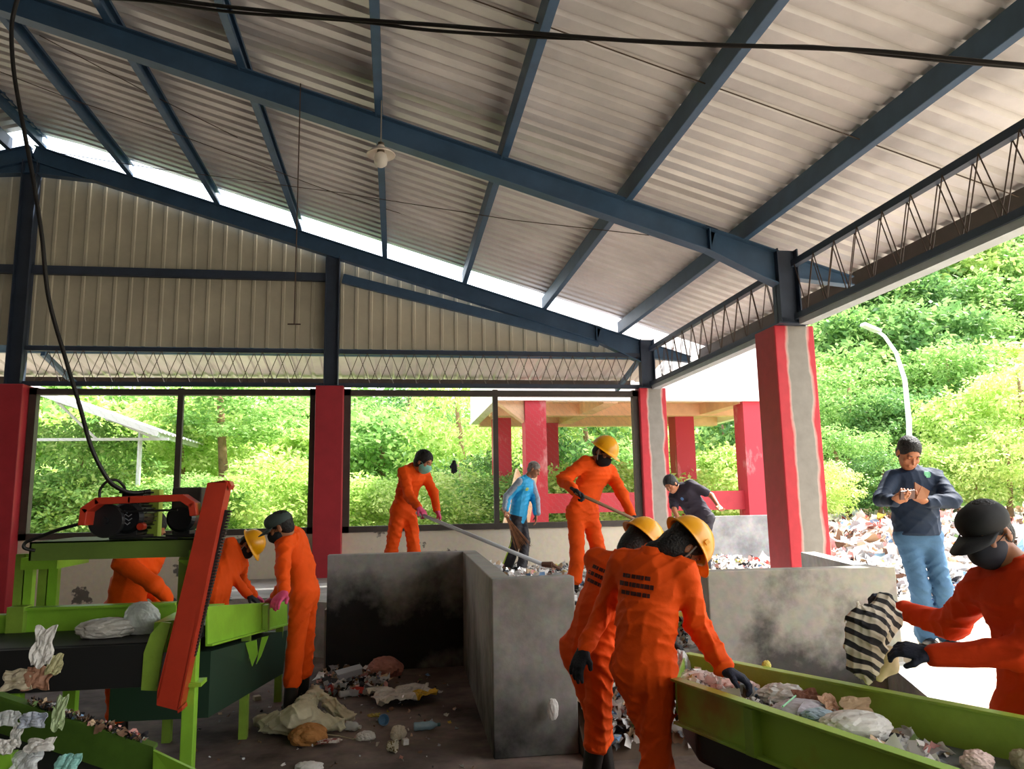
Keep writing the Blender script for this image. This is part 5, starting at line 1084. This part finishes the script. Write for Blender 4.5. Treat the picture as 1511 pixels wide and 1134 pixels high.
b = MB(); b.box((-.11,-.05,0),(.11,.05,.05)); b.box((-.12,-.06,.05),(.12,.06,.06)); o = b.build('food_tray', mat('tray_grey','#b9bcc4',.4), bevel=.008); o.location = FP(516,996,.10); o.rotation_euler = (.15,-.15,.3); tag(o, 'pale grey plastic tray on the litter pile beside the pink bag', 'tray')
L_('paper_bag', 455, 1086, (.10,.07,.065), 6, BRN, 'crumpled orange brown paper bag in front of the cream sack', 'bag')
sheet('snack_wrapper', FP(486,1096,.02), .16, .08, 7, mat('wrapper_red','#8a4038',.4,0,0,30,col2='#d8d0cc',thr=(.45,.55)), 'red and white patterned wrapper beside the brown paper bag', 'wrapper', amp=.03, floor=0)
L_('tissue', 540, 1086, (.055,.04,.03), 8, WBAG, 'white crumpled tissue at the end of the string', 'tissue'); L_('tissue', 588, 1082, (.05,.035,.05), 9, mat('tissue_cream','#d8cdb8',.8), 'cream tissue ball between the cup and the blue bottle', 'tissue')
def bottle(px, py, r, l, ang, m, capm, label, name='plastic_bottle'):
    c = PZ(px, py, r); e = empty(name, (c.x, c.y, 0), label, 'bottle'); Mx = Matrix.Translation((c.x,c.y,r)) @ Matrix.Rotation(ang,4,'Z') @ Matrix.Rotation(R(90),4,'Y') @ Matrix.Translation((0,0,-l/2))
    b = MB(); b.lathe([(0,0),(r*.8,0),(r,l*.05),(r*.92,l*.2),(r,l*.35),(r*.9,l*.5),(r,l*.65),(r*.8,l*.78),(r*.35,l*.9),(r*.35,l)], Mx, 16); b.build('bottle_body', m, e, smooth=True)
    b = MB(); b.lathe([(0,l*1.06),(r*.42,l*1.06),(r*.42,l*.94),(0,l*.94)], Mx, 12); b.build('cap', capm, e); rebase(e)
BLUEC = mat('blue_clear','#a8d2e8',.15,0,.1,8,alpha=.75,spec=.8)
bottle(629, 1070, .032, .19, .1, BLUEC, mat('cap_teal','#3f6a70',.5), 'pale blue squashed bottle lying right of the tissue ball'); bottle(514, 1022, .03, .17, .5, CLEAR, WBAG, 'clear bottle on the litter pile behind the cream sack'); bottle(521, 1071, .035, .12, -.5, CLEAR, WBAG, 'clear bottle poking out from the right edge of the sack')
def cup(px, py, r, h_, rx, rz, m, label, name='plastic_cup', z=0, cat='cup'):
    c = PZ(px, py, z+r); b = MB(); b.lathe([(0,0),(r*.75,0),(r*.78,.004),(r,h_),(r*1.08,h_),(r*1.08,h_-.006)], Matrix(), 20); o = b.build(name, m, smooth=False); o.location = c; o.rotation_euler = (rx,0,rz); s_ = o.modifiers.new('thick','SOLIDIFY'); s_.thickness = .002; tag(o, label, cat)
cup(563, 1062, .04, .05, 1.3, .4, mat('cup_blue','#6fa0c8',.3), 'small blue cup tipped on its side below the foil sheet'); cup(373, 1010, .045, .07, 1.2, .2, CLEAR, 'clear plastic cup standing alone left of the black boots')
cup(573, 1100, .04, .06, 1.57, 1.2, mat('cup_label','#d8d2c0',.5,0,0,40,col2='#6b5a20',thr=(.5,.52)), 'small printed cup lying nearest the bottom of the floor litter'); 
b = MB(); b.box((-.022,-.022,0),(.022,.022,.04)); o = b.build('small_box', WBAG, bevel=.004); o.location = FP(598,1098,0); o.rotation_euler = (0,0,.3); tag(o, 'tiny white box beside the printed cup', 'box')
b = MB(); b.box((-.03,-.03,0),(.03,.03,.035)); o = b.build('small_box', mat('box_tan','#b8a890',.7), bevel=.004); o.location = FP(379,1032,0); o.rotation_euler = (0,0,.5); tag(o, 'small tan box below the clear cup', 'box')
sheet('snack_wrapper', FP(551,1060,.02), .09, .08, 17, mat('wrapper_yellow','#b8a648',.5), 'small yellow wrapper left of the blue cup', 'wrapper', amp=.03, floor=0)
b = MB(); b.tube([FP(483,1018,.05), FP(508,1000,.09)], .008, 8); tag(b.build('stick', WBAG), 'white stick leaning on the litter pile', 'stick')
b = MB(); b.tube([FP(470,1082,.006), FP(500,1085,.006), FP(520,1090,.006), FP(535,1086,.02)], .004, 6); tag(b.build('string', SACK), 'thin cream string between the sack and the white tissue', 'string')
L_('crumpled_paper', 455, 1132, (.07,.05,.03), 31, WBAG, 'white crumpled paper cut off by the bottom edge left of centre', 'paper')
# litter cluster at the bin wall and left of the boots: uncountable scraps
g = np.random.default_rng(21); pts = []
for _ in range(520):
    q = PZ(470+100*g.random(), 988+40*g.random(), 0); pts.append((q.x, q.y, .01+.10*g.random()*g.random()))
for _ in range(160):
    q = PZ(300+60*g.random(), 985+45*g.random(), 0); pts.append((q.x, q.y, .01+.03*g.random()))
sm = [(-1.6+2.1*g.random(), 4.6+3.3*g.random(), .006) for _ in range(170)]; pts = [p_ for p_ in pts if p_[1] < 8.08 and p_[0] < .6]
V, F, mi = scraps(17, sm, .022, np.array([.22,.18,.14,.05,.20,.03,.15,.01,.01,.01])); tag(raw('litter_crumbs', V, F, PAL, mi), 'tiny crumbs of litter over the lower floor', 'litter', kind='stuff')
V, F, mi = scraps(14, pts, .05, np.array([.22,.18,.14,.05,.15,.03,.20,.01,.01,.01])); tag(raw('litter_scraps', V, F, PAL, mi), 'small scraps strewn on the dark lower floor', 'litter', kind='stuff')
# things in the right trough
def TZ(px, py, z=.80): return PZ(px, py, z)
g = np.random.default_rng(22); pts = []
for _ in range(900):
    t = g.random()**1.1; s_ = g.random(); a = NL.lerp(FL, .2+.62*s_); d_ = dN.lerp(dF, s_); q = a+d_*(.05+1.25*t); pts.append((q.x, q.y, .705+.085*(1-t)*g.random()+.04*math.sin(s_*3.1)*(1-t*.6)))
V, F, mi = scraps(15, pts, .055, np.array([.62,.14,.05,.05,.04,.03,.05,.005,.005,.01])); tag(raw('plastic_scraps', V, F, PAL, mi), 'bed of loose plastic scraps lying in the right green trough', 'litter', kind='stuff')
PK = mat('pinkish_cloth', '#dcc3bd', .7, 0, .08, 6, bump=.3)
for nm, px, py, sz, m, lb, ct, kk in [
    ('plastic_bag', 1030, 1003, (.10,.07,.035), WBAG, 'white crumpled bag at the left end of the trough', 'bag', {}),
    ('cloth_rag', 1082, 1014, (.11,.06,.035), PK, 'pinkish rag under the reaching gloved hand in the trough', 'rag', {}),
    ('plastic_bag', 1153, 1027, (.09,.07,.04), WBAG, 'white knotted bag right of the gloved hand in the trough', 'bag', {}),
    ('plastic_bag', 1178, 1046, (.10,.06,.03), mat('bag_lilac','#cfc8d4',.4,transl=.2), 'pale lilac bag just in front of the brown card in the trough', 'bag', {}),
    ('plastic_bag', 1262, 1070, (.13,.09,.05), WBAG, 'largest puffed white bag in the trough', 'bag', {'amp':.45}),
    ('plastic_bag', 1207, 1056, (.06,.05,.025), mat('bag_blue','#9fb8cc',.4), 'blue and white wrapper bag beside the largest white bag', 'bag', {}),
    ('plastic_bag', 1314, 1092, (.05,.035,.02), MASKB, 'small black bag right of the largest white bag', 'bag', {}),
    ('metal_scrap', 1332, 1097, (.03,.02,.018), CLEAR, 'small shiny scrap at the right end of the trough litter', 'scrap', {}),
    ('crumpled_paper', 1442, 1122, (.05,.035,.03), PK, 'pinkish paper ball low in the trough near the right corner', 'paper', {}),
    ('crumpled_paper', 1506, 1120, (.03,.03,.03), mat('ball_beige','#a8a088',.8), 'round beige ball at the right edge of the trough', 'paper', {}),
    ('plastic_bag', 1003, 985, (.05,.05,.08), CLEAR, 'clear bag bunched at the far left corner of the trough', 'bag', {})]:
    lump(nm, TZ(px, py, .79 if px < 1300 else .73), sz, int(px), m, lb, ct, f=2.6, **kk)
for px, py, w_, m, lb, rz_ in [(1190,1030,.13,mat('card_brown','#7a4a34',.8),'dark brown card standing in the trough litter',.2), (1220,1037,.10,mat('card_tan','#c29a7c',.8),'tan card piece right of the dark brown card',.5), (1262,1041,.12,mat('card_pale','#cdb08e',.8),'pale tan card leaning above the largest white bag',-.3)]:
    sheet('cardboard_piece', TZ(px, py, .81), w_, .07, px, m, lb, 'cardboard', amp=.02, tiltx=.9, rot=rz_, n=8)
b = MB(); b.tube([TZ(1155,1042,.83), TZ(1174,1026,.83)], .004, 6); tag(b.build('green_straw', mat('straw_green','#8fd0a0',.4)), 'thin pale green straw sticking out of the trough litter', 'straw')
lump('crumpled_paper', PZ(1131,981,.862), (.018,.012,.018), 77, mat('paper_yellow','#e8dc7a',.7), 'tiny yellow scrap on the far rim of the trough', 'paper')
# on the left belt
lump('plastic_bag', Vector((P(152,938,4.6).x,4.62,1.03)), (.125,.08,.055), 41, mat('grey_clear_bag','#cfccc4',.25,0,.08,8,alpha=.9,bump=.5,bscale=20), 'puffed greyish clear bag lying on the black belt', 'bag', amp=.40, floor=.992)
lump('plastic_bag', Vector((P(207,922,4.65).x,4.68,1.065)), (.085,.06,.085), 42, CLEAR, 'upright crumpled clear bag on the belt beside the green end plate', 'bag', amp=.5, floor=.992)
FG = 'plastic pieces dropping off the end of the belt'
for px, py, sz, m, lb, rt_, tl_ in [(66,955,(.030,.015,.075),WBAG,'long white plastic piece falling uppermost below the left belt',0,.5), (30,1003,(.055,.03,.03),mat('scrap_cream','#cdc2a8',.5,transl=.2),'cream cup shaped piece falling at the far left',0,.1), (60,1000,(.05,.02,.035),mat('scrap_rust','#b98a70',.5,transl=.2),'brownish torn piece falling beside the cream cup shaped one',0,-.7),
        (82,980,(.03,.02,.03),mat('scrap_olive','#bdb98c',.5),'small olive scrap falling beneath the white piece',0,.6), (52,1062,(.050,.02,.022),mat('scrap_iri','#c8d0e0',.3,transl=.2),'shiny pale wing shaped plastic falling low over the chute',0,-.6), (12,1060,(.045,.02,.022),CLEAR,'clear wing shaped plastic falling at the left edge over the chute',0,.5), (28,1085,(.016,.012,.04),WBAG,'narrow pale scrap under the two wing shaped pieces',0,0), (90,1052,(.018,.012,.062),mat('scrap_palegreen','#bcd0a0',.4,transl=.2),'thin pale green strip hanging over the chute rim',0,.35)]:
    L0 = max(sz)*2.1; W0 = sorted(sz)[1]*2.6; vert = sz[2] > sz[0]
    sheet('plastic_scrap', P(px, py, 3.55), W0 if vert else L0, L0 if vert else W0, int(px*7+py), m, lb, 'plastic scrap', amp=.03, f=2.6, rot=.15*tl_, tiltx=1.25, n=12)
for px, py, sz, m, lb in [(11,1106,(.03,.02,.02),WBAG,'small white scrap in the chute at the left edge'), (60,1105,(.045,.02,.02),WBAG,'white torn scrap in the middle of the chute'), (41,1127,(.045,.03,.03),CLEAR,'clear crumpled scrap at the bottom edge of the chute'), (100,1132,(.04,.03,.03),mat('scrap_teal','#8fc8c0',.4),'teal plastic ball at the bottom edge of the chute')]:
    sheet('plastic_scrap', P(px, py, 3.40), sz[0]*2.2, sz[1]*3, int(px*3+py), m, lb, 'plastic scrap', amp=.03, f=3, tiltx=.7, n=12)
g = np.random.default_rng(23); pts = []
for _ in range(260):
    t = .35+.6*g.random(); q = A0.lerp(A1, t); pts.append((q.x, q.y+.03+g.normal()*.015, q.z+.02+.01*g.random()))
V, F, mi = scraps(16, pts, .018, np.array([.06,.05,.12,.02,.35,.02,.34,.01,.02,.01])); tag(raw('debris', V, F, PAL, mi), 'dark crumbs of debris along the rim of the discharge chute', 'debris', kind='stuff')
lump('plastic_scrap', P(816,1046,5.22), (.032,.02,.06), 55, WBAG, 'white scrap against the front of the cement partition wall', 'plastic scrap', amp=.4, sub=3)
sheet('crate', Vector((-1.9,8.5,.70)), .4, .3, 71, mat('grey_card','#6a6a6e',.8), 'dark grey board on the raised floor behind the two left workers', 'board', amp=.02, floor=.6, n=6)
# ================================================================ light
w = bpy.data.worlds.new('sky'); C.world = w; w.use_nodes = True; N = w.node_tree.nodes; L = w.node_tree.links
bg = N['Background']; bg.inputs[1].default_value = 1.0
sky = N.new('ShaderNodeTexSky'); sky.sky_type = 'NISHITA'; sky.sun_disc = False; sky.sun_elevation = R(52); sky.sun_rotation = R(110); sky.air_density = 1.6; sky.dust_density = 4.0
mx = N.new('ShaderNodeMix'); mx.data_type = 'RGBA'; mx.blend_type = 'ADD'; mx.inputs[0].default_value = 1
sc = N.new('ShaderNodeVectorMath'); sc.operation = 'SCALE'; sc.inputs['Scale'].default_value = .25
L.new(sky.outputs[0], sc.inputs[0]); L.new(sc.outputs[0], mx.inputs[6]); mx.inputs[7].default_value = (1.9, 1.95, 2.0, 1); L.new(mx.outputs[2], bg.inputs[0])
sd = bpy.data.lights.new('sun', 'SUN'); sd.energy = 14; sd.angle = R(2.5); sd.color = (1, .97, .93)
so = bpy.data.objects.new('sun', sd); COL.objects.link(so); so.rotation_euler = Vector((.66, .28, .95)).to_track_quat('Z', 'Y').to_euler()
